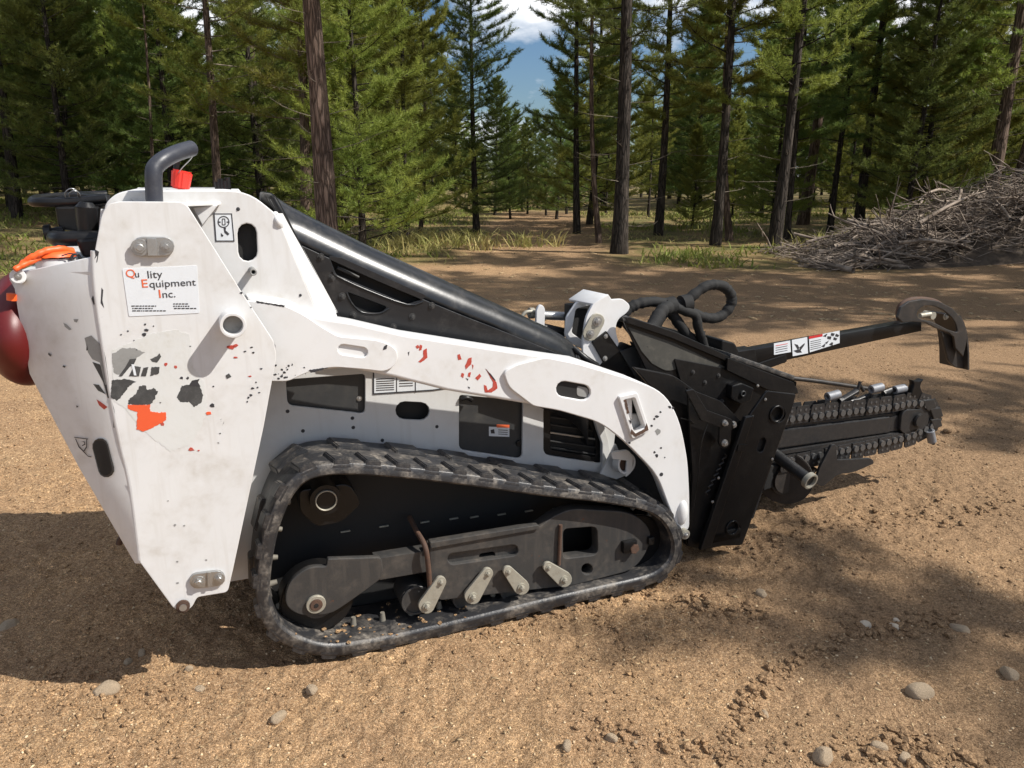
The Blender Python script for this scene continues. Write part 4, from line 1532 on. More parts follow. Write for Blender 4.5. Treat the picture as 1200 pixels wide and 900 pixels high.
def trencher():
    # mounting frame: near channel
    YN = .10
    m = plate('mount_plate', TR, BLACKM, [(899, 458, 2), (933, 462, 2), (930, 474), (870, 639, 4), (846, 640), (822, 645, 2), (871, 497)],
              [circ(911, 485.5, 9.5, 20), slot(894, 517, 891, 526, 4), circ(859, 619, 8.5, 20)], YN, .012, .0025)
    for (u, v, r) in ((911, 485.5, 11.5), (859, 619, 10.5)):
        ring('plate_bush', m, BLACKM, m3(u, v, YN - .006), (0, 1, 0), r * .0030, r * .0024, .04)
        plate('bush_back', m, BLACKM, circ(u, v, r, 16), (), YN + .012, .004, .001)
    plate('slot_back', m, DARK, [(885, 505), (900, 505), (898, 535), (884, 535)], (), YN + .02, .004, .001)
    plate('channel_flange', TR, BLACKM, [(874, 489, 2), (884, 487), (834, 640), (821, 645)], (), YN - .012, .02, .003)
    plate('side_cheek', TR, BLACKM, [(806, 455), (845, 470), (872, 497), (822, 644, 2), (806, 640, 4), (812, 560)], (), YN + .03, .012, .002)
    plate('side_cheek', TR, DARK, [(740, 400, 3), (858, 455), (930, 470), (872, 640), (800, 640), (770, 470)], (), .33, .02, .002)
    # latch lever with bolts
    lv = plate('latch_arm', TR, BLACKM, [(804, 458, 2), (813, 456, 2), (829, 481), (857, 491, 2), (862, 500, 3), (857, 504), (856, 522, 5), (848, 527, 5), (843, 521, 3), (844, 501), (822, 493)], (), YN - .02, .014, .002)
    bolt(lv, m3(849, 495.5, YN - .02), .012, .018, STEEL)
    bolt(lv, m3(859, 497.5, YN - .012), .014, .014, STEEL)
    bolt(lv, m3(849, 519, YN - .02), .014, .014, STEEL)
    tube('return_spring', TR, BLACKM, [m3(851 - k * 1.6 + (1.8 if k % 2 else -1.8), 532 + k * 3.2, YN - .005) for k in range(16)], .0035, 6, 2)
    for (u, v) in ((842, 560), (835, 588), (905, 538), (888, 452), (897, 468)):
        bolt(TR, m3(u, v, YN - .004), .006, .005, STEEL)
    plate('lock_tab', TR, BLACKM, [(866, 521), (876, 521), (873, 529), (864, 529)], (), YN - .018, .006, .001)
    # lower cross member and foot
    a, b = m3(826, 640, YN), m3(868, 638, YN)
    box('foot_bar', TR, BLACKM, a.x, b.x, YN, .75, a.z, a.z + .05, .006)
    plate('far_mount_plate', TR, BLACKM, [(899, 458, 2), (933, 462, 2), (870, 639, 4), (822, 645, 2), (871, 497)], (), .62, .014, .003)
    # big folded head plates (trencher gearbox housing)
    hp = plate('head_plate', TR, BLACKM, [(731, 376, 3), (737, 374), (790, 392), (857, 421), (934, 453, 3), (936, 461), (905, 470), (860, 480), (800, 470), (760, 440)], (), .26, .012, .003)
    plate('head_plate', TR, BLACKM, [(728, 380, 3), (735, 372), (790, 386), (870, 412), (934, 448), (930, 470), (800, 470)], (), .58, .012, .003)
    plate('dusty_inner_face', hp, worn('dusty_olive_face', (.045, .043, .036), .7, dirt=(.15, .135, .11), dirt_amt=.6, dirt_scale=12), [(736, 383, 2), (790, 402), (850, 430), (846, 436), (806, 428, 20), (782, 436, 8), (764, 426), (752, 412)], (), .257, .003, .001)
    for (u_, v_) in ((812, 436), (826, 448), (842, 440), (800, 452), (896, 452), (908, 450), (846, 470), (832, 470)):
        bolt(hp, m3(u_, v_, .25), .009, .008, FRAME)
    plate('edge_rail', hp, BLACKM, [(733, 372, 2), (738, 371), (792, 389), (858, 419), (857, 426), (788, 397), (736, 379)], (), .245, .03, .003)
    a, b, c_ = m3(737, 376, .28), m3(857, 421, .28), m3(934, 452, .28)
    d = Vector((0, .28, 0))
    mesh_obj('head_top', TR, BLACKM, [a, b, b + d, a + d], [(0, 1, 2, 3)], solid=-.010)
    tray = mesh_obj('dusty_top_cover', TR, worn('gravelly_black_cover', (.03, .03, .03), .5, dirt=(.30, .26, .22), dirt_amt=.9, dirt_scale=45, bump_s=.6),
                    [m3(855, 420, .24), m3(930, 446, .24), m3(930, 446, .24) + Vector((0, .34, 0)), m3(855, 420, .24) + Vector((0, .34, 0))], [(0, 1, 2, 3)], solid=-.02, bev=.004)
    rg = random.Random(5)
    bm = bmesh.new()
    for k in range(70):
        t = rg.random()
        p = m3(860 + 62 * t, 418.5 + 23 * t, .25) + Vector((0, rg.uniform(0, .10), .004))
        r = rg.uniform(.003, .008)
        bmesh.ops.create_icosphere(bm, subdivisions=1, radius=r, matrix=Matrix.Translation(p) @ Matrix.Diagonal((1, 1, .6, 1)))
    g = from_bm('gravel', bm, STONE, TR, 0)
    g['kind'] = 'stuff'
    plate('cover_edge', TR, BLACKM, [(853, 419, 2), (930, 448, 2), (936, 461, 2), (930, 462), (900, 457), (852, 434)], (), .235, .010, .002)
    plate('head_side', TR, BLACKM, [(790, 420, 4), (852, 432), (905, 458), (884, 500), (872, 500), (840, 470), (800, 455)], (), .25, .01, .002)
    mb = plate('motor_block', TR, BLACKM, [(858, 452, 2), (870, 449, 2), (884, 455, 2), (880, 470, 2), (868, 474, 2), (857, 468, 2)], (), .215, .04, .004)
    ring('motor_port', mb, GREYP, m3(870, 461, .215), (0, -1, 0), .012, .007, .008)
    tube('thin_cable', TR, BLACKM, [m3(832, 490, .09), m3(822, 520, .09), m3(818, 560, .09), m3(812, 600, .1)], .0022, 6, 5)
    tube('thin_cable', TR, BLACKM, [m3(798, 490, .09), m3(815, 500, .14), m3(812, 540, .15), m3(806, 575, .15)], .0022, 6, 5)

    # ---- digging boom
    YB = .36
    bx_ = plate('boom_bar', TR, CHAINM, [(905, 505), (1043, 488, 1), (1043, 507, 1), (905, 527)], (), YB, .07, .006)
    plate('boom_top_strip', bx_, CHAINM, [(905, 499), (1050, 484), (1050, 488), (905, 504)], (), YB + .012, .05, .002)
    plate('boom_low_strip', bx_, CHAINM, [(905, 530), (1054, 507), (1054, 512), (905, 534.5)], (), YB - .004, .07, .002)
    plate('boom_slide', bx_, CHAINM, [(1040, 489), (1058, 486.5), (1058, 504), (1040, 506)], (), YB + .006, .05, .002)
    ns = plate('nose_plate', bx_, CHAINM, [(1057, 485, 3), (1062, 480, 3), (1086, 479, 10), (1090, 492, 8), (1084, 504, 8), (1060, 509, 3), (1055, 504, 2)], (), YB - .012, .02, .004)
    c = m3(1076, 492, YB - .012)
    cyl('nose_hub', ns, CHAINM, c, c + Vector((0, -.016, 0)), .034, 26, bev=.004)
    c = m3(1077, 492, YB + .02)
    cyl('nose_sprocket', TR, CHAINM, c, c + Vector((0, .03, 0)), .072, 14)
    # ---- chain: a loop of side plates with rivets around the boom
    plate('boom_core', TR, DARK, [(900, 486), (1000, 476), (1062, 468), (1084, 478), (1088, 492), (1074, 508), (1000, 526), (900, 548)], (), YB + .018, .012, .002)
    loop = [(915, 489), (960, 483.5), (1000, 479), (1040, 474.5), (1066, 470), (1084, 471), (1094, 480), (1096, 492), (1090, 502), (1078, 509), (1060, 516), (1030, 523), (1000, 529), (960, 536.5), (915, 545)]
    P = catmull([mp(u, v, YB - .01) for u, v in loop], 8)
    n = 24
    Q, LL = resample(P, n * 2 + 1)
    pl_ = None
    pm = {}

    def link_mesh(nm, L, h, drop):
        bm = bmesh.new()
        # side plate as an extruded outline with two raised rivets and two slots above
        out = [(-L / 2, -h * .5), (L / 2, -h * .5), (L / 2, h * .35), (L * .42, h * .5), (-L * .42, h * .5), (-L / 2, h * .35)]
        for s in (0, 1):
            y0, y1 = (0, .006) if s == 0 else (.05, .056)
            A = [bm.verts.new((x, y0, z)) for x, z in out]
            B = [bm.verts.new((x, y1, z)) for x, z in out]
            bm.faces.new(A)
            bm.faces.new(B[::-1])
            for k in range(6):
                bm.faces.new((A[k], A[(k + 1) % 6], B[(k + 1) % 6], B[k]))
        nplate = len(bm.faces)
        for sx in (-1, 1):
            add_cyl(bm, (sx * L * .25, -.007, -h * .16), (sx * L * .27, .06, -h * .16), h * .19, h * .19, 10)
            add_cyl(bm, (sx * L * .20, -.002, h * .27), (sx * L * .20, .001, h * .27), h * .08, h * .08, 6)
        for f in list(bm.faces)[nplate:]:
            f.material_index = 1
        bmesh.ops.recalc_face_normals(bm, faces=bm.faces)
        me = bpy.data.meshes.new(nm)
        bm.to_mesh(me)
        bm.free()
        smooth(me, 40)
        me.materials.append(CHAINL)
        me.materials.append(RIVET)
        return me
    ch = obj_empty = bpy.data.objects.new('digging_chain', None)
    # rail strip that carries the links is the chain's own mesh
    bpy.data.objects.remove(ch)
    bm = bmesh.new()
    prev = None
    for i in range(len(P)):
        x, z = P[i]
        row = [bm.verts.new((x, YB + .012, z - .008)), bm.verts.new((x, YB + .034, z - .008)), bm.verts.new((x, YB + .034, z + .008)), bm.verts.new((x, YB + .012, z + .008))]
        if prev:
            for k in range(4):
                bm.faces.new((prev[k], prev[(k + 1) % 4], row[(k + 1) % 4], row[k]))
        prev = row
    bmesh.ops.recalc_face_normals(bm, faces=bm.faces)
    ch = from_bm('digging_chain', bm, CHAINM, TR)
    LN = LL / n
    ma = link_mesh('chain_link', LN * .92, .078, 0)
    for i in range(n):
        p = Q[2 * i + 1]
        t = Q[2 * i + 2] - Q[2 * i]
        t = t / np.linalg.norm(t)
        o = bpy.data.objects.new('chain_link', ma)
        COL.objects.link(o)
        o.parent = ch
        o.rotation_euler = (0, -atan2(t[1], t[0]), 0)
        o.location = (p[0], YB - .012 + (.004 if i % 2 else 0), p[1])
    # ---- cutters on the chain
    for (u, v, a, yy) in ((976, 463.5, .12, .36), (1027, 455, .10, .38), (1054, 456, .06, .38), (1091, 511, -1.15, .34)):
        c = m3(u, v, yy)
        d = Vector((cos(a), 0, sin(a)))
        k = ring('cutter_tube', ch, CUTM, c - d * .033, d, .020, .010, .066, 18)
    for (u0, v0, u1, v1, w) in ((984, 470, 1004, 458, .02), (1004, 462, 1008, 447, .012), (1008, 452, 1012, 458, .012), (1035, 461, 1048, 456, .02), (1062, 456, 1070, 462, .02), (990, 474, 1020, 462, .014), (1086, 500, 1094, 520, .014)):
        a, b = m3(u0, v0, .39), m3(u1, v1, .39)
        tube('cutter_holder', ch, CHAINM, [a, (a + b) / 2, b], w * .7, 6, 2)
    plate('black_tooth', ch, BLACKM, [(1068, 463), (1072, 450, 4), (1070, 446), (1077, 447), (1083, 444, 2), (1078, 452, 4), (1082, 462), (1076, 468)], (), .35, .03, .003)
    for (u, v, r) in ((1090, 474, 8), (1098, 484, 8), (1098, 496, 7)):
        plate('side_tooth', ch, CHAINM, [(u - r, v - r * .6, 2), (u + r * .6, v - r * .8, 2), (u + r, v + r * .5, 2), (u - r * .4, v + r, 2)], (), YB - .02, .05, .004)
    # ---- lower guard shoe, support pipe, brace rod
    gs = plate('guard_shoe', TR, CHAINM, [(975, 521, 3), (980, 521, 2), (981, 539, 2), (1022, 537, 4), (1025, 543, 3), (1000, 554, 8), (982, 556, 6), (964, 571, 4), (955, 566), (961, 548)], (), .30, .014, .002)
    plate('belly_plate', TR, DARK, [(895, 545), (960, 548, 6), (955, 556, 6), (895, 575)], (), .37, .05, .004)
    cc = m3(951, 565, .14)
    pa = m3(905, 530, .36)
    d = (pa - cc).normalized()
    pipe = cyl('support_pipe', TR, CHAINM, cc + d * .02, pa + d * .2, .026, 20)
    ring('pipe_flange', pipe, LEVER, cc, d, .036, .027, .022)
    cyl('pipe_cap', pipe, CHAINM, cc + d * .012, cc + d * .014, .028)
    tube('brace_rod', TR, SHOE, [m3(925, 443, .50), m3(960, 447, .50), m3(1020, 456, .50)], .010, 10, 3)
    # dark drum of the auger behind the pipe
    c = m3(922, 562, .36)
    au = cyl('auger_drum', TR, SHOE, c, c + Vector((0, .30, 0)), .075, 26, bev=.01)
    for q in range(3):
        cyl('auger_flight', au, SHOE, c + Vector((0, .02 + q * .10, 0)), c + Vector((.012, .030 + q * .10, 0)), .125 - .006 * q, 30, bev=.003)
    # ---- crumber bar: box section rising to the shoe
    YC = .46
    n0 = [m3(859, 414, YC), m3(1080, 375, YC), m3(1080, 388, YC), m3(872, 433, YC)]
    d = Vector((0, .06, 0))
    cb = mesh_obj('crumber_bar', TR, BLACKM, n0 + [p + d for p in n0], [(0, 1, 2, 3), (4, 7, 6, 5), (0, 4, 5, 1), (3, 2, 6, 7), (0, 3, 7, 4), (1, 5, 6, 2)], bev=.004)
    sl_ = plate('bar_sleeve', TR, BLACKM, [(856, 413, 2), (885, 409), (888, 428), (866, 436, 2)], (), YC - .006, .075, .003)
    plate('bar_bracket', TR, BLACKM, [(885, 427), (921, 415), (923, 424, 3), (890, 436)], (), YC - .004, .02, .003)
    plate('knuckle_block', TR, BLACKM, [(846, 398, 3), (862, 402, 4), (866, 412), (858, 436), (845, 430)], (), .40, .12, .006)

    def bar_dec(name, mat, pts, lift=.0022):
        return decal(name, cb, mat, pts, YC - lift + .0012)
    bar_dec('white_decal', STICK, [(907, 402.5), (926, 399), (927, 412.5), (907, 416)])
    bar_dec('white_decal', STICK, [(928, 398.5), (946, 395), (947, 414), (929, 417.5)])
    bar_dec('white_decal', STICK, [(948, 394.5), (984, 387.5), (984, 402), (949, 413)])
    bar_dec('red_band', INKR, [(948, 394.5), (964, 391.4), (964, 394.2), (948, 397.4)], .0030)
    for q in range(4):
        bar_dec('print_line', INKR if q == 0 else INK, [(909, 405 + q * 2.6), (923, 402.4 + q * 2.6), (923, 403 + q * 2.6), (909, 405.7 + q * 2.6)], .0030)
    for pts in ([(931, 403), (935, 404), (937, 408), (935, 410)], [(937, 407), (943, 402), (943, 404), (938, 411)], [(930, 411), (937, 409), (940, 413), (934, 413.5)]):
        bar_dec('symbol', INK, pts, .0030)
    for q in range(5):
        bar_dec('print_line', INK, [(950, 400 + q * 2.3), (962, 397.6 + q * 2.3), (962, 398.2 + q * 2.3), (950, 400.7 + q * 2.3)], .0030)
    for q, (u, v) in enumerate(((967, 393), (972, 396), (969, 401), (976, 392), (979, 397), (974, 403), (965, 405), (981, 393))):
        rg = random.Random(q)
        plate('torn_mark', cb, INK, [(u + rg.uniform(-3, 3), v - 2), (u + 2.5, v - rg.uniform(0, 2)), (u + rg.uniform(0, 2), v + 2), (u - 2.5, v + 1)], (), YC - .003, .0008, .0001)
    # ---- crumber shoe: two curved arms with a blade between
    outer = [(1052, 372), (1056, 360), (1066, 353), (1082, 350.5), (1100, 353), (1116, 361), (1126, 372), (1132, 386), (1133, 400), (1129, 418)]
    inner = [(1120, 408), (1118, 395), (1112, 390), (1098, 385), (1084, 378), (1070, 377), (1058, 378)]
    sh = plate('crumber_shoe', TR, SHOE, outer + inner, [[(1074, 366, 4), (1082, 358, 5), (1094, 358, 5), (1109, 365, 8), (1120, 377, 8), (1123, 390, 4), (1110, 386, 4), (1095, 378, 6), (1076, 373, 3)]], .40, .014, .003)
    tube('shoe_loop', TR, RUST, [m3(1056, 378, .52), m3(1053, 368, .52), m3(1056, 358, .52), m3(1066, 352, .52), m3(1082, 351, .52), m3(1096, 354, .50), m3(1104, 360, .46)], .014, 12, 5)

    bl0 = [m3(u, v, .405) for u, v in ((1126, 370), (1130, 378), (1133, 388), (1135, 400), (1136, 414), (1136, 433))]
    mesh = []
    vs = bl0 + [p + Vector((0, .16, 0)) for p in bl0]
    mesh_obj('shoe_blade', TR, SHOE, vs, [(i, i + 1, 7 + i, 6 + i) for i in range(5)], solid=.010, angle=60)
    bl1 = [m3(u, v, .42) for u, v in ((1102, 388), (1107, 402), (1113, 424), (1120, 434))]
    plate('shoe_wing', TR, SHOE, [(1103, 388, 3), (1118, 394, 3), (1132, 412), (1135, 433, 2), (1120, 431, 3), (1112, 424, 4), (1107, 404)], (), .43, .014, .003)
    c = m3(1094, 370, .41)
    cyl('shoe_bolt', sh, LEVER, c, c + Vector((0, .05, 0)), .018, 14)
    bolt(sh, m3(1108, 371, .42), .016, .012, LEVER)
    tube('shoe_pin', sh, LEVER, [m3(1078, 370, .42), m3(1090, 368, .42)], .012, 10, 2)


trencher()
tr_fix()

# ---- hydraulic hoses: parts of the attachment
HZ = .42


def hoses():
    def H(pts, r=.021, seed=0, wob=.10):
        P = [m3(p[0], p[1], p[2] if len(p) > 2 else HZ) - _TRO for p in pts]
        tube('hydraulic_hose', TR, HOSE, P, r, 12, 7, wob=wob, seed=seed)
    H([(722, 382, .42), (728, 372), (738, 361), (750, 355.5), (766, 353.5), (782, 356), (796, 361), (810, 366), (822, 371), (836, 373), (847, 369), (856, 358), (857, 347), (851, 338), (842, 334), (830, 334.5), (820, 340), (810, 348), (802, 354), (790, 358, .45)], .021, 1)
    H([(776, 356, .44), (788, 359, .41), (802, 364, .40), (815, 370, .40), (818, 384, .40), (822, 396, .42), (826, 412, .45)], .019, 2)
    H([(784, 360, .38), (776, 364, .36), (766, 380, .33), (756, 396, .30), (753, 408, .28)], .026, 3)
    H([(755, 406, .28), (755, 424, .28), (756, 450, .27)], .013, 4, .03)
    H([(784, 362, .43), (792, 374, .42), (802, 388, .42), (811, 398, .44), (820, 408, .47)], .021, 5)
    H([(762, 390, .34), (770, 402, .32), (776, 416, .30), (780, 432, .30), (782, 450, .30)], .014, 6)
    H([(764, 392, .42), (776, 372, .42), (786, 360, .43)], .018, 7)
    for (u, v) in ((785, 358), (803, 355)):
        p = m3(u, v, HZ) - _TRO
        cyl('hose_tie', TR, HOSE, p - Vector((.02, 0, .005)), p + Vector((.02, 0, .0)), .036, 14)
    for (u, v) in ((820, 396), (808, 399)):
        p = m3(u, v + 6, .44) - _TRO
        cyl('hose_fitting', TR, BLACKM, p, p + Vector((.005, 0, .05)), .018, 6)


hoses()

# ================================================================== trees
def trunk_mesh(name, H, r0, bark, seed, bend=.1, roots=True):
    rg = random.Random(seed)
    bm = bmesh.new()
    n, m = 12, 16
    rows = []
    ph1, ph2 = rg.uniform(0, 6), rg.uniform(0, 6)
    for i in range(m + 1):
        t = i / m
        z = H * t ** 1.3 if i else -.25
        r = r0 * (1 - .86 * t) * (1 + .22 * math.exp(-max(z, 0) / .25))
        cx = bend * (sin(t * 3 + ph1) - sin(ph1)) + 0
        cy = bend * (sin(t * 2.6 + ph2) - sin(ph2))
        rows.append([bm.verts.new((cx + r * cos(2 * pi * k / n) * (1 + .06 * sin(3 * k + i)), cy + r * sin(2 * pi * k / n) * (1 + .06 * sin(2 * k + i * 2)), z)) for k in range(n)])
    for i in range(m):
        for k in range(n):
            bm.faces.new((rows[i][k], rows[i][(k + 1) % n], rows[i + 1][(k + 1) % n], rows[i + 1][k]))
    bmesh.ops.recalc_face_normals(bm, faces=bm.faces)
    me = bpy.data.meshes.new(name)
    bm.to_mesh(me)
    bm.free()
    me.shade_smooth()
    me.materials.append(bark)
    f = lambda z: (bend * (sin(min(1, (max(z, 0) / H)) ** (1 / 1.3) * 3 + ph1) - sin(ph1)), bend * (sin(min(1, (max(z, 0) / H)) ** (1 / 1.3) * 2.6 + ph2) - sin(ph2)))
    return me, f


def limb_mesh(f, H, z0, z1, Lmax, n, seed, mat, rr=.02, up=.25, droop=.0, name='limbs', twigs=3, shape='cone'):
    """wooden branches; returns mesh and sprig anchors (point, direction, size)"""
    rg = random.Random(seed)
    V, Fc, anchors = [], [], []

    def seg(a, b, ra, rb):
        d = (b - a)
        if d.length < 1e-5:
            return
        d.normalize()
        x = d.orthogonal().normalized()
        y = d.cross(x)
        base = len(V)
        for p, r in ((a, ra), (b, rb)):
            for k in range(3):
                V.append(tuple(p + (x * cos(2.094 * k) + y * sin(2.094 * k)) * r))
        for k in range(3):
            Fc.append((base + k, base + (k + 1) % 3, base + 3 + (k + 1) % 3))
            Fc.append((base + k, base + 3 + (k + 1) % 3, base + 3 + k))
    for i in range(n):
        t = (i + rg.random()) / n
        z = z0 + (z1 - z0) * t
        az = i * 2.4 + rg.uniform(-.5, .5)
        if shape == 'cone':
            L = Lmax * ((1 - t) ** .8 * .9 + .12) * rg.uniform(.65, 1.1)
        else:
            L = Lmax * (.55 + .45 * sin(pi * min(1, t * 1.1 + .15))) * rg.uniform(.55, 1.15)
        cx, cy = f(z)
        p = Vector((cx, cy, z))
        e = rg.uniform(-.12, .22) + up * t
        d = Vector((cos(az) * cos(e), sin(az) * cos(e), sin(e)))
        K = 5
        r = rr * (1 - .5 * t)
        for k in range(K):
            q = p + d * (L / K)
            d = (d + Vector((rg.uniform(-.12, .12), rg.uniform(-.12, .12), rg.uniform(-.05, .12) - droop + .05 * k))).normalized()
            seg(p, q, r * (1 - k / K * .8), r * (1 - (k + 1) / K * .8))
            if k >= 1:
                for s in range(twigs):
                    sd_ = d.cross(Vector((0, 0, 1))).normalized() * (1 if s % 2 else -1)
                    td = (d * rg.uniform(.5, 1) + sd_ * rg.uniform(.5, 1.0) + Vector((0, 0, rg.uniform(-.1, .35)))).normalized()
                    tl = L * .30 * rg.uniform(.5, 1.1) * (1 - .45 * k / K)
                    o = p.lerp(q, rg.random())
                    e2 = o + td * tl
                    seg(o, e2, r * .35, r * .15)
                    anchors.append((o.lerp(e2, .55), td, 1))
                    anchors.append((e2, td, 1))
            p = q
        anchors.append((p, d, 1))
    return raw_mesh(name, V, Fc, mat), anchors


def needle_mesh(name, anchors, seed, mat, ln=.14, wd=.011, per=12, tuft=.20):
    """every sprig carries several needle fans: slender triangles that fan forward around the twig"""
    rg = np.random.RandomState(seed)
    A = np.array([a[0] for a in anchors])
    D = np.array([a[1] for a in anchors])
    n = len(A)
    A = np.repeat(A, per, 0)
    D = np.repeat(D, per, 0)
    m = len(A)
    s = rg.uniform(-tuft, tuft * .6, (m, 1))
    base = A + D * s + rg.normal(0, .012, (m, 3))
    rd = rg.normal(0, 1, (m, 3))
    rd -= (rd * D).sum(1)[:, None] * D
    rd /= np.linalg.norm(rd, axis=1)[:, None]
    dr = D * rg.uniform(.2, 1.0, (m, 1)) + rd * rg.uniform(.5, 1.0, (m, 1)) + np.array([0, 0, .12])
    dr /= np.linalg.norm(dr, axis=1)[:, None]
    L = ln * rg.uniform(.6, 1.15, (m, 1))
    side = np.cross(dr, rg.normal(0, 1, (m, 3)))
    side /= np.linalg.norm(side, axis=1)[:, None]
    w = wd * rg.uniform(.7, 1.3, (m, 1))
    a = base - side * w * .5
    b = base + side * w * .5
    c = base + dr * L
    V = np.stack([a, b, c], 1).reshape(-1, 3)
    Fc = np.arange(len(V)).reshape(-1, 3)
    return raw_mesh(name, V, Fc, mat)


PROTO = {}


def proto(key, H, r0, z0, Lmax, nb, seed, bark=BARK, needle=NEEDLE, per=30, ln=.105, wd=.012, dead=16, shape='col', bend=.1, up=.3, droop=0.0, twigs=4):
    tm, f = trunk_mesh('trunk', H, r0, bark, seed, bend)
    lm, an = limb_mesh(f, H, z0, H * .99, Lmax, nb, seed, DEADW if bark is BARK else bark, .018, up, droop, 'limbs', twigs, shape)
    cm = needle_mesh('crown', an, seed, needle, ln, wd, per)
    dm = None
    if dead:
        dm, _ = limb_mesh(f, H, .5, z0 + 1.2, Lmax * .55, dead, seed + 99, DEADW, .010, .1, .06, 'dead_branches', 1, 'col')
    PROTO[key] = (tm, cm, lm, dm, r0, H)


proto('tall_a', 10.5, .17, 2.4, 1.9, 72, 11)
proto('tall_b', 10, .12, 2.6, 1.7, 66, 12, BARKD)
proto('tall_c', 9.5, .09, 2.0, 1.5, 62, 13, BARKD, NEEDLED)
proto('full_a', 8, .10, .4, 1.9, 115, 14, BARKD, NEEDLE, dead=0, shape='cone', up=.45)
proto('full_b', 6.5, .08, .3, 1.7, 95, 15, BARKD, NEEDLE, dead=0, shape='cone', up=.55)
proto('full_c', 9, .11, .6, 2.2, 125, 16, BARKD, NEEDLED, dead=6, shape='cone', up=.35)
proto('thin', 9, .055, 4.2, 1.0, 34, 17, BARK, NEEDLE, dead=14, bend=.2)
proto('sparse_b', 12, .18, 3.6, 2.1, 56, 21, BARK, NEEDLE, dead=24)
proto('sparse', 12, .19, 3.6, 2.1, 56, 18, BARKD, NEEDLED, dead=20)


def tree(key, x, y, label, group=None, s=1.0, rz=0.0, tilt=(0, 0), thick=1.0, z=None, name='pine_tree'):
    tm, cm, lm, dm, r0, H = PROTO[key]
    t = thing(name, label, 'tree', (x, y, hz(x, y) if z is None else z), rz, group)
    t.rotation_euler = (tilt[0], tilt[1], rz)
    t.scale = (s, s, s)
    for nm, me in (('trunk', tm), ('crown', cm), ('limbs', lm), ('dead_branches', dm)):
        if me is None:
            continue
        o = bpy.data.objects.new(nm, me)
        COL.objects.link(o)
        o.parent = t
        if nm in ('limbs', 'dead_branches'):
            o['kind'] = 'stuff'
        if nm == 'trunk':
            o.scale = (thick, thick, 1)
    return t


def at_px(u, d):
    return at(u, d)


def where(x, y):
    """the landmark of the photograph that a tree stands nearest to, in words"""
    u = 600 + F * x / (y * cos(PITCH) + 1.45 * sin(PITCH))
    for lim, w in ((-20, 'beyond the left edge of the clearing'), (60, 'on the left bank'), (130, 'above the black rear controls'), (220, 'above the tube handle'), (320, 'behind the white console top'), (430, 'around the thickest brown trunk'),
                   (520, 'above the black hood'), (600, 'left of the sky gap'), (680, 'just right of the sky gap'), (760, 'around the thick dark pine by the track'), (830, 'right of the thick dark pine by the track'), (900, 'left of the brush pile'),
                   (980, 'behind the low end of the brush pile'), (1080, 'behind the middle of the brush pile'), (1210, 'behind the high end of the brush pile')):
        if u < lim:
            return w
    return 'beyond the right edge of the clearing'


# trees that the photograph shows one by one: (kind, column of the foot, distance, scale, thickness, tilt about y, label)
R_ = random.Random(3)
named = [
    ('sparse_b', 386, 11.5, 1.0, 1.0, -.015, 'thickest brown pine trunk behind the black hood of the loader'),
    ('tall_a', 360, 14.5, 1.0, .72, -.02, 'slim pine just left of the thickest brown trunk'),
    ('tall_a', 258, 16.5, 1.0, .62, -.05, 'leaning pine whose foot is hidden behind the white console top'),
    ('tall_b', 24, 18.5, 1.0, 1.15, -.0, 'pine on the left bank with bare lower branches, nearest the left edge'),
    ('thin', 180, 17.5, 1.0, .8, -.03, 'thin pale sunlit stem above the black control handles'),
    ('sparse', 725, 15.5, 1.0, .88, 0.0, 'thick dark pine standing alone right of the forest track'),
    ('thin', 703, 18, 1.1, 1.2, 0.0, 'thin dark stem just left of the thick dark pine by the track'),
    ('tall_c', 676, 20.5, 1.0, 1.1, -.02, 'slender pine leaning at the right edge of the forest track'),
    ('tall_b', 771, 20, 1.0, 1.0, .0, 'straight dark pine right of the thick pine by the track'),
    ('tall_b', 838, 17.5, 1.1, .95, .0, 'tall dark pine left of a paired thinner trunk, mid right'),
    ('thin', 856, 18.5, 1.1, 1.5, .0, 'thinner trunk paired close behind the tall dark pine, mid right'),
    ('tall_b', 907, 16.8, 1.1, 1.05, .0, 'dark pine at the left end of the brush pile'),
    ('tall_c', 922, 18.5, 1.1, .8, .01, 'slanting slim pine crossing behind the trunk at the brush pile end'),
    ('tall_c', 972, 20, 1.1, .85, .0, 'slim dark pine behind the low part of the brush pile'),
    ('tall_b', 1005, 20, 1.1, 1.0, .01, 'dark leaning pine behind the middle of the brush pile'),
    ('tall_a', 1150, 18, 1.1, .95, .0, 'thick pine rising behind the top of the brush pile'),
    ('thin', 1174, 19, 1.2, 1.8, .01, 'slim trunk just right of the pine behind the brush pile top'),
    ('thin', 458, 19, .9, .9, .02, 'pale thin stem left of the young dark conifer'),
    ('thin', 492, 20.5, .9, 1.2, .0, 'thin stem between the pale stem and the young dark conifer'),
    ('full_c', 559, 20, .86, .95, .0, 'young conical pine with full dark crown at the left of the track'),
    ('full_a', 478, 17.5, .95, .8, .0, 'bushy bright green pine just left of the conical young pine'),
    ('full_a', 425, 14.0, .9, .8, .0, 'yellow green pine bough mass above the middle of the black hood'),
    ('full_c', 640, 30, .40, 1.0, .0, 'small dark fir closing the end of the forest track'),
    ('full_a', 612, 34, .44, 1.0, .0, 'pale green fir seen down the track below the sky gap'),
    ('full_a', 1075, 19.5, 1.0, .9, .0, 'bright sunlit pine with layered boughs behind the brush pile'),
    ('full_b', 1120, 22.5, 1.2, .9, .0, 'sunlit young pine behind the highest part of the brush pile'),
    ('full_a', 150, 22, 1.0, .9, .0, 'bright green pine lit behind the thin pale stem'),
    ('full_c', 90, 19.5, .95, .9, .0, 'dark dense pine behind the left bank'),
    ('full_c', 310, 19, 1.0, .9, .0, 'dense dark pine behind the white console'),
    ('full_b', 690, 24, 1.3, 1.0, .0, 'pine with pointed boughs bordering the sky gap on the right'),
]
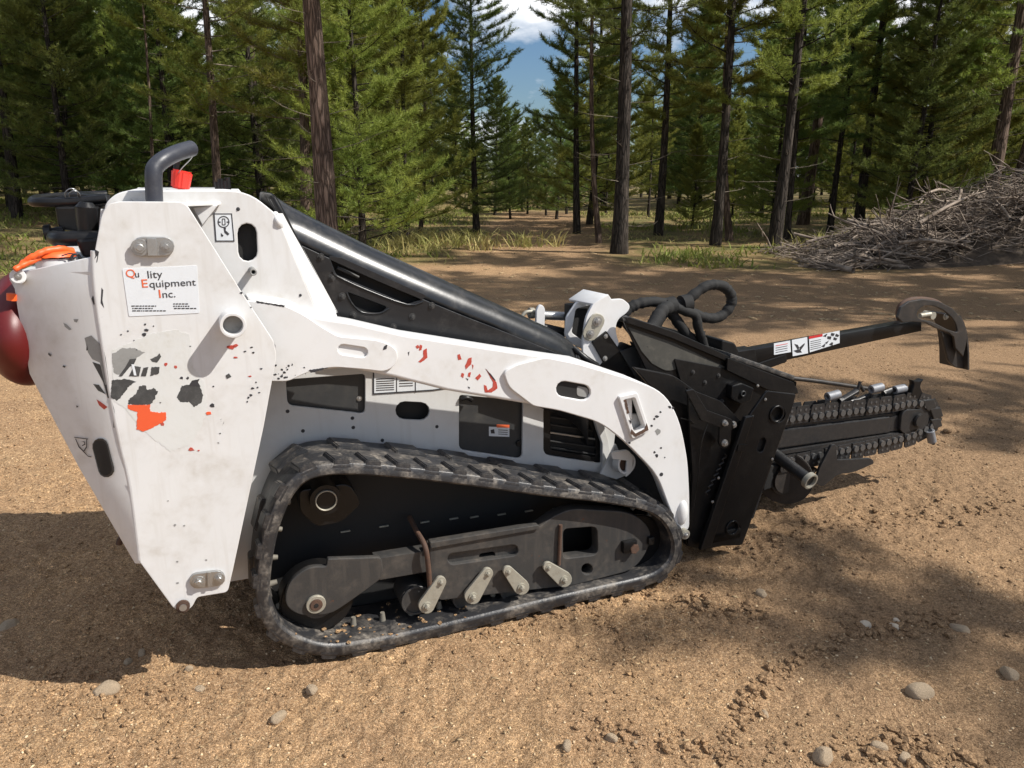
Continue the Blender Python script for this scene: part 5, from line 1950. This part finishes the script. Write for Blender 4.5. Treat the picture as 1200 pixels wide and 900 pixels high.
for (k, u, d, s, th, tl, lab) in named:
    x, y = at_px(u, d)
    tree(k, x, y, lab, None, s, R_.uniform(0, 6.28), (0, tl), th)

# the rest of the forest
placed = [at_px(n_[1], n_[2]) for n_ in named]
kinds = ['tall_a', 'tall_b', 'full_a', 'full_a', 'full_b', 'full_b', 'full_c', 'full_c', 'full_c', 'tall_c']
kindw = {'tall_a': 'brown barked pine', 'tall_b': 'dark trunked pine', 'tall_c': 'slender dark pine', 'full_a': 'bushy green pine', 'full_b': 'young low pine', 'full_c': 'dense dark pine'}
for i in range(16):          # the stand goes on beyond the left edge of the frame
    y = R_.uniform(8, 34)
    x = -(.72 * y + R_.uniform(3.2, 14))
    k = ('tall_b', 'full_a', 'tall_a', 'full_c')[i % 4]
    placed.append((x, y))
    tree(k, x, y, 'pine standing beyond the left edge of the clearing', 'pines beyond the left edge of the clearing', R_.uniform(.9, 1.1), i)
tries = 0
cnt = 0
while cnt < 185 and tries < 12000:
    tries += 1
    y = 17.5 + 50 * R_.random() ** 1.35
    x = R_.uniform(-.80, .80) * (y + 3)
    if abs(x - road_x(y)) < (3.0 if y < 32 else 1.9 + .018 * y):
        continue
    if min((x - a) ** 2 + (y - b) ** 2 for a, b in placed) < (1.05 + .016 * y) ** 2:
        continue
    placed.append((x, y))
    k = R_.choice(kinds)
    s = R_.uniform(.8, 1.15)
    # keep the view of the sky open over the track
    if abs(x / y - .02) < .085:
        s *= .42
    elif .19 < x / y < .27 and y > 19:
        s *= .50
    elif .07 < x / y < .30 and y > 19:
        s *= .56
    elif x > 0 and y < 34 and k.startswith('full'):
        s *= .8
    side = 'left' if x < road_x(y) else 'right'
    dep = 'in the front rows' if y < 26 else ('in the middle rows' if y < 40 else 'deep in the stand')
    lab = '%s %s, %s' % (kindw[k], dep, where(x, y))
    grp = '%ss %s, %s' % (kindw[k], dep, where(x, y))
    tree(k, x, y, lab, grp, s, R_.uniform(0, 6.28), (R_.uniform(-.02, .02), R_.uniform(-.02, .02)), R_.uniform(.8, 1.1))
    cnt += 1

# a closed wall of young firs far down the stand
for i in range(90):
    d = R_.uniform(36, 64)
    x = R_.uniform(-.78, .78) * d
    k = R_.choice(('full_c', 'full_a', 'full_b', 'full_c'))
    s = R_.uniform(.85, 1.2)
    q = x / d
    if -.05 < q < .07:
        s *= .42
    side = 'left' if x < road_x(d) else 'right'
    tree(k, x, d, '%s in the farthest rows, %s' % (kindw[k], where(x, d)), '%ss in the farthest rows, %s' % (kindw[k], where(x, d)), s, R_.uniform(0, 6.28))
for i, (u, d, s) in enumerate(((598, 27, .40), (618, 31, .40), (652, 27, .50), (580, 30, .55), (664, 31, .5), (630, 38, .5), (607, 43, .55))):
    x, y = at_px(u, d)
    tree('full_c', x, y, 'small dark fir closing off the far end of the forest track', 'small firs at the end of the track', s, i * 1.1, name='fir_tree')

# trees of the same stand just outside the frame on the right: they throw the broken shade over the clearing
for i, (x, y, k, s) in enumerate(((15.5, 3.2, 'tall_a', 1.0), (16.5, 6.0, 'tall_c', 1.1), (19, 8.5, 'tall_a', 1.05), (16.5, 10.5, 'tall_b', 1.0),
                                  (21, 11.5, 'full_c', 1.0), (17.5, 13.5, 'tall_a', 1.0), (23, 5.5, 'tall_a', 1.1), (22, 14, 'tall_b', 1.1), (24.5, 9.5, 'tall_c', 1.2), (12.8, -.7, 'tall_c', .85), (20.5, 1.5, 'tall_a', 1.1), (9.6, 8.2, 'tall_b', 1.6), (8.8, .5, 'tall_b', .85), (9.8, 3.0, 'tall_b', .9), (11.4, 6.4, 'tall_c', 1.5), (12.5, 11.2, 'tall_b', 1.5), (18, 8.0, 'tall_c', 1.9))):
    tree(k, x, y, 'pine at the right edge of the clearing', 'pines at the right edge of the clearing', s, i * 1.3, (0, 0), 1.0)


# ================================================================== undergrowth
def blades(name, pts, seed, mat, h=(.08, .25), w=.012, per=10, spread=.12, lean=.5):
    rg = np.random.RandomState(seed)
    A = np.repeat(np.array(pts), per, 0)
    m = len(A)
    A = A + np.c_[rg.normal(0, spread, (m, 2)), np.zeros(m)]
    H = rg.uniform(h[0], h[1], (m, 1))
    az = rg.uniform(0, 2 * pi, m)
    sd_ = np.c_[np.cos(az), np.sin(az), np.zeros(m)] * w * .5
    ld = rg.normal(0, lean, (m, 2))
    mid = A + np.c_[ld * H * .4, H[:, 0] * .6]
    tip = A + np.c_[ld * H * 1.1, H[:, 0]]
    V = np.stack([A - sd_, A + sd_, mid + sd_ * .8, mid - sd_ * .8, tip], 1).reshape(-1, 3)
    b = np.arange(m)[:, None] * 5
    Fc = np.concatenate([b + [0, 1, 2], b + [0, 2, 3], b + [3, 2, 4]], 0)
    me = raw_mesh(name, V, Fc, mat)
    return link(name, me)


rs = np.random.RandomState(4)


def scatter(n, xr, yr, cond, seed):
    g = np.random.RandomState(seed)
    x = g.uniform(*xr, n)
    y = g.uniform(*yr, n)
    k = cond(x, y, g)
    x, y = x[k], y[k]
    z = height(x, y) + GOFF
    return np.stack([x, y, z], 1)


pts = scatter(7000, (-26, 24), (7, 38), lambda x, y, g: (grassy(x, y) > .45 + .4 * g.rand(len(x))) & (vnoise(x, y, 1.6, 12) > -.12), 5)
tag(blades('dry_grass', pts, 1, DRYG, (.03, .11), .014, 8, .2, 1.2), 'dry yellow grass at the forest edge', kind='stuff')
pts = scatter(9000, (-26, 24), (11, 38), lambda x, y, g: (grassy(x, y) > .6) & (vnoise(x, y, 2.1, 14) > .08), 6)
tag(blades('green_undergrowth', pts, 2, GREENG, (.04, .20), .03, 8, .2, .8), 'low green plants under the pines', kind='stuff')
# bracken-like dry bush left of the track, behind the hood
pts = []
for (u, d, n_, r_) in ((540, 16.5, 30, .8), (515, 17.3, 24, .6), (470, 16, 12, .6), (620, 17, 16, .5), (1000, 16, 20, .6)):
    x, y = at_px(u, d)
    for i in range(n_):
        a, b = R_.gauss(0, r_), R_.gauss(0, r_ * .6)
        pts.append((x + a, y + b, hz(x + a, y + b)))
tag(blades('dry_bracken', pts, 3, DRYG, (.12, .42), .022, 9, .12, .8), 'low dry bracken left of the forest track', kind='stuff')

# ================================================================== brush pile
def brush_pile():
    bp = thing('brush_pile', 'heap of grey dead branches piled at the right edge of the clearing', 'brush pile', (9.0, 14.7, hz(9, 14.7)))
    rg = random.Random(8)

    def top(x):          # profile of the heap along x
        return max(0.05, min(1.5, (x - 5.4) * .37))
    base = Vector(bp.location)
    # a dark core of fine twigs that nobody could count
    V, Fc = [], []

    def stick(a, b, r0, r1, V, Fc, bend=0.0, n=4):
        d = (b - a).normalized()
        x = d.orthogonal().normalized()
        y = d.cross(x)
        K = 3
        bs = len(V)
        off = Vector((rg.uniform(-1, 1), rg.uniform(-1, 1), rg.uniform(-1, 1))) * bend
        for j in range(K + 1):
            t = j / K
            p = a.lerp(b, t) + off * sin(pi * t)
            r = r0 + (r1 - r0) * t
            for k in range(n):
                V.append(tuple(p + (x * cos(2 * pi * k / n) + y * sin(2 * pi * k / n)) * r))
        for j in range(K):
            for k in range(n):
                i0 = bs + j * n + k
                i1 = bs + j * n + (k + 1) % n
                Fc.append((i0, i1, i1 + n))
                Fc.append((i0, i1 + n, i0 + n))

    def rnd_pt(shell):
        x = rg.uniform(5.2, 16)
        h = top(x)
        f = rg.random() ** (.35 if shell else .8)
        z = h * f * rg.uniform(.8, 1.05)
        halfw = 1.7 * (1 - .75 * z / max(h, .1)) + .15
        y = 14.8 + (x - 9) * .10 + (rg.choice((-1, -1, 1)) if shell else rg.uniform(-1, 1)) * halfw * rg.uniform(.85, 1.0) if shell else 14.8 + (x - 9) * .10 + rg.uniform(-1, 1) * halfw
        return Vector((x, y, hz(x, y) + z + .03))
    for i in range(5200):
        p = rnd_pt(i % 2 == 0)
        L = rg.uniform(.25, .9)
        az = rg.gauss(.25, .8)
        el = rg.gauss(.05, .28)
        d = Vector((cos(az) * cos(el), sin(az) * cos(el), sin(el))) * (1 if rg.random() < .5 else -1)
        stick(p - d * L / 2 - base, p + d * L / 2 - base, rg.uniform(.005, .013), .003, V, Fc, .05, 3)
    me = raw_mesh('twig_tangle', V, Fc, BRUSHW)
    o = link('twig_tangle', me, None, bp)
    o['kind'] = 'stuff'
    # the branches one can follow: up to 220, from eight shared shapes
    shapes = []
    for j in range(8):
        V, Fc = [], []
        L = .55 + .11 * j
        stick(Vector((-L / 2, 0, 0)), Vector((L / 2, 0, 0)), .030 - .001 * j, .008, V, Fc, .07, 6)
        for q in range(4):
            s = rg.uniform(-.3, .45) * L
            e = Vector((s + rg.uniform(.15, .4), rg.uniform(-.3, .3), rg.uniform(-.1, .3)))
            stick(Vector((s, 0, 0)), e, .010, .003, V, Fc, .03, 4)
        shapes.append(raw_mesh('branch', V, Fc, BRUSHW))
    for i in range(230):
        p = rnd_pt(True)
        if i % 4 == 0:
            p.z = hz(p.x, p.y) + top(p.x) * rg.uniform(.85, 1.08)
            p.y = 14.6 + (p.x - 9) * .1 + rg.uniform(-.5, .3)
        o = bpy.data.objects.new('branch', shapes[i % 8])
        COL.objects.link(o)
        o.parent = bp
        o.location = p - base
        o.rotation_euler = (rg.uniform(0, 6.28), rg.gauss(-.12, .22), rg.gauss(.3, .6) + (pi if rg.random() < .5 else 0))
        s = rg.uniform(.7, 1.7)
        o.scale = (s, s, s)
    # soil mound inside
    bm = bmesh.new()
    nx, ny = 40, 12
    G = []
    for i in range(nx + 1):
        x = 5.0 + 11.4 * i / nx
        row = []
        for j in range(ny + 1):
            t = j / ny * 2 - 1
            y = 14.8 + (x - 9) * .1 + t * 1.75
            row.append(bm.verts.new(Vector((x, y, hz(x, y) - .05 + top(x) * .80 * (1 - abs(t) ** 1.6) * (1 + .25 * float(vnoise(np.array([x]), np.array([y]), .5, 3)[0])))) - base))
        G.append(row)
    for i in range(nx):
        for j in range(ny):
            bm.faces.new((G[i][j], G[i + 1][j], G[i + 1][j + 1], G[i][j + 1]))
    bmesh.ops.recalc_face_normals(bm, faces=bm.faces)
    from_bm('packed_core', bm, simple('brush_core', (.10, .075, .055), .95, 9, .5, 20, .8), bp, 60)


brush_pile()

# ================================================================== stones, clods, chips
def stone_mesh(seed, sub=2):
    bm = bmesh.new()
    bmesh.ops.create_icosphere(bm, subdivisions=sub, radius=1)
    rg = random.Random(seed)
    pl = [(Vector((rg.gauss(0, 1), rg.gauss(0, 1), rg.gauss(0, 1))).normalized(), rg.uniform(.62, .9)) for _ in range(9)]
    for v in bm.verts:
        p = v.co.copy()
        for n_, d_ in pl:
            e = p.dot(n_) - d_
            if e > 0:
                p -= n_ * e * .85
        v.co = p * (1 + rg.uniform(-.02, .02))
    me = bpy.data.meshes.new('stone')
    bm.to_mesh(me)
    bm.free()
    me.materials.append(STONE)
    smooth(me, 30)
    return me


SM = [stone_mesh(i, 3) for i in range(6)]
stones = [(125, 809, 26, 16, 'large smooth tan stone on the sunlit dirt in front of the side panel shadow'),
          (326, 836, 20, 12, 'flat tan stone in front of the rear of the track'),
          (365, 808, 17, 12, 'tan stone nearest the shadow edge below the rear of the track'),
          (1078, 810, 28, 18, 'largest rounded stone on the dark dirt at lower right'),
          (1183, 789, 20, 15, 'grey stone at the right edge of the frame'),
          (892, 697, 14, 10, 'small grey stone in front of the trencher'),
          (965, 889, 24, 20, 'dark chipped stone at the bottom edge, lower right'),
          (664, 876, 16, 13, 'brown stone at the bottom below the front of the track'),
          (717, 863, 15, 13, 'brown stone beside a short rut, right of the bottom centre'),
          (1013, 732, 16, 12, 'rounded grey clod beside two small white pebbles'),
          (1048, 733, 12, 9, 'larger of the two small white pebbles in the rut'),
          (1051, 725, 8, 6, 'smaller white pebble resting behind the larger one'),
          (745, 870, 9, 7, 'small dark pebble right of the brown stone beside the rut'),
          (896, 836, 11, 9, 'brown pebble left of the largest rounded stone'),
          (1030, 876, 18, 12, 'leftmost of the clods at the bottom right corner'),
          (1060, 888, 15, 10, 'second clod from the left at the bottom right corner'),
          (1125, 735, 20, 10, 'long grey clod at the far end of the rut'),
          (234, 805, 12, 6, 'small flat stone lying on the shadow edge'),
          (10, 730, 20, 12, 'dull flat stone in the loader shadow at the left edge'),
          (166, 765, 12, 8, 'grey stone inside the loader shadow below the side panel'),
          (222, 785, 9, 8, 'round pebble inside the shadow left of the track'),
          (150, 775, 9, 8, 'small pebble beside the grey stone inside the shadow')]
white = simple('pale_pebble', (.55, .46, .35), .8, 30, .2, 80, .3)
for i, (u, v, w, h, lab) in enumerate(stones):
    p = gr(u, v)
    dist = (p - Vector((0, 0, CAMH))).length
    k = dist / F
    me = SM[i % 6]
    if 'white' in lab:
        me = me.copy()
        me.materials.clear()
        me.materials.append(white)
    o = link('stone', me)
    o.scale = (w * k * .50, w * k * .40, h * k * .48)
    o.rotation_euler = (0, 0, i * 1.1)
    o.location = (p.x, p.y, hz(p.x, p.y) + h * k * .10)
    tag(o, lab, 'stone')


def pebble_field(name, n, seed, size, cond, mat, xr, yr, flat=.65, chip=False):
    g = np.random.RandomState(seed)
    u = g.rand(n)
    y = yr[0] + (yr[1] - yr[0]) * u ** 1.6
    x = g.uniform(-1, 1, n) * (y * .72 + .4)
    k = cond(x, y, g)
    x, y = x[k], y[k]
    n = len(x)
    z = height(x, y) + GOFF
    ico = np.array([(0, 0, 1), (.894, 0, .447), (.276, .851, .447), (-.724, .526, .447), (-.724, -.526, .447), (.276, -.851, .447), (.724, .526, -.447), (-.276, .851, -.447), (-.894, 0, -.447), (-.276, -.851, -.447), (.724, -.526, -.447), (0, 0, -1)])
    fc = np.array([(0, 1, 2), (0, 2, 3), (0, 3, 4), (0, 4, 5), (0, 5, 1), (1, 6, 2), (2, 6, 7), (2, 7, 3), (3, 7, 8), (3, 8, 4), (4, 8, 9), (4, 9, 5), (5, 9, 10), (5, 10, 1), (1, 10, 6), (6, 11, 7), (7, 11, 8), (8, 11, 9), (9, 11, 10), (10, 11, 6)])
    r = size[0] + (size[1] - size[0]) * g.rand(n) ** 3
    V = ico[None] * (1 + g.uniform(-.45, .35, (n, 12, 1)))
    sc = np.stack([r * g.uniform(.7, 1.4, n), r * g.uniform(.6, 1.1, n) * (.45 if chip else 1), r * flat * g.uniform(.6, 1.1, n) * (.35 if chip else 1)], 1)
    V = V * sc[:, None]
    a = g.uniform(0, 2 * pi, n)
    ca, sa = np.cos(a)[:, None], np.sin(a)[:, None]
    V = np.stack([V[..., 0] * ca - V[..., 1] * sa, V[..., 0] * sa + V[..., 1] * ca, V[..., 2]], -1)
    V += np.stack([x, y, z + sc[:, 2] * .25], 1)[:, None]
    Fc = (np.arange(n)[:, None, None] * 12 + fc[None]).reshape(-1, 3)
    me = raw_mesh(name, V.reshape(-1, 3), Fc, mat)
    return link(name, me)


tag(pebble_field('gravel', 34000, 31, (.0018, .009), lambda x, y, g: vnoise(x, y, .5, 21) + .35 * g.rand(len(x)) > .0, DIRT, None, (1.3, 7)), 'small clods and gravel strewn over the dirt', kind='stuff')
tag(pebble_field('pale_gravel', 9000, 32, (.0012, .006), lambda x, y, g: g.rand(len(x)) < .9, simple('tan_grit', (.74, .56, .35), .9, 30, .5, 90, .3, col2=(.42, .31, .19)), None, (1.3, 8)), 'pale grit lying on the dirt', kind='stuff')
tag(pebble_field('wood_chips', 11000, 33, (.004, .011), lambda x, y, g: vnoise(x, y, .9, 23) + .5 * g.rand(len(x)) > .05, CHIPS, None, (1.3, 9), chip=True), 'wood chips and straw bits in the dirt', kind='stuff')
tag(pebble_field('soil_clods', 1500, 34, (.006, .026), lambda x, y, g: (vnoise(x, y, .45, 25) > .22) & (x > -.3) | (g.rand(len(x)) < .03), DIRT, None, (1.35, 9)), 'crumbly clods along the ruts', kind='stuff')
def rut(path, n, seed, spread, size):
    g = random.Random(seed)
    P = catmull([tuple(gr(u, v))[:2] for u, v in path], 12)
    bm = bmesh.new()
    for i in range(n):
        k = g.random() * (len(P) - 1)
        j = int(k)
        p = P[j] * (1 - k + j) + P[min(j + 1, len(P) - 1)] * (k - j)
        x, y = p[0] + g.gauss(0, spread), p[1] + g.gauss(0, spread)
        r = size[0] + (size[1] - size[0]) * g.random() ** 2.5
        M = Matrix.Translation((x, y, hz(x, y) + r * .25)) @ Matrix.Rotation(g.uniform(0, 6.28), 4, 'Z') @ Matrix.Diagonal((g.uniform(.8, 1.5), g.uniform(.6, 1), g.uniform(.5, .8), 1))
        v0 = len(bm.verts)
        res = bmesh.ops.create_icosphere(bm, subdivisions=1, radius=r, matrix=M)
        for v in res['verts']:
            v.co += Vector((g.uniform(-1, 1), g.uniform(-1, 1), g.uniform(-1, 1))) * r * .22
    return from_bm('rut_clods', bm, DIRT, None, 0)


for i, (path, n, sp_r, sz) in enumerate((([(850, 895), (862, 850), (885, 812), (925, 780), (985, 752), (1050, 728), (1110, 715)], 330, .018, (.004, .017)),
                                        ([(712, 728), (728, 752), (742, 790)], 70, .010, (.004, .012)),
                                        ([(790, 702), (840, 712), (890, 722)], 130, .03, (.004, .018)),
                                        ([(1000, 735), (1040, 740), (1090, 730)], 120, .03, (.004, .020)),
                                        ([(690, 850), (730, 858), (790, 868), (850, 880)], 150, .03, (.003, .014)),
                                        ([(1010, 880), (1060, 870), (1120, 884)], 160, .035, (.004, .020)),
                                        ([(60, 800), (120, 815), (200, 830)], 160, .05, (.003, .014)),
                                        ([(560, 742), (640, 722), (720, 702), (800, 672)], 180, .014, (.003, .012)),
                                        ([(880, 640), (960, 615), (1060, 600), (1180, 590)], 200, .06, (.004, .016)))):
    tag(rut(path, n, 60 + i, sp_r, sz), ['crumbled ridge curving up from the bottom edge at lower right', 'short row of clods right of the track front', 'broken crust in the tree shadow in front of the trencher', 'broken crust beside the pale pebbles at right', 'loose clods at the bottom right of centre', 'clods in the bottom right corner', 'clods in front of the rear shadow at lower left', 'soil pushed up along the near track', 'loose clods on the dirt below the trencher boom'][i], kind='stuff')
tag(pebble_field('forest_litter', 3500, 35, (.02, .07), lambda x, y, g: (y > 8), CHIPS, None, (8, 26), chip=True), 'bark and twig litter at the forest edge', kind='stuff')
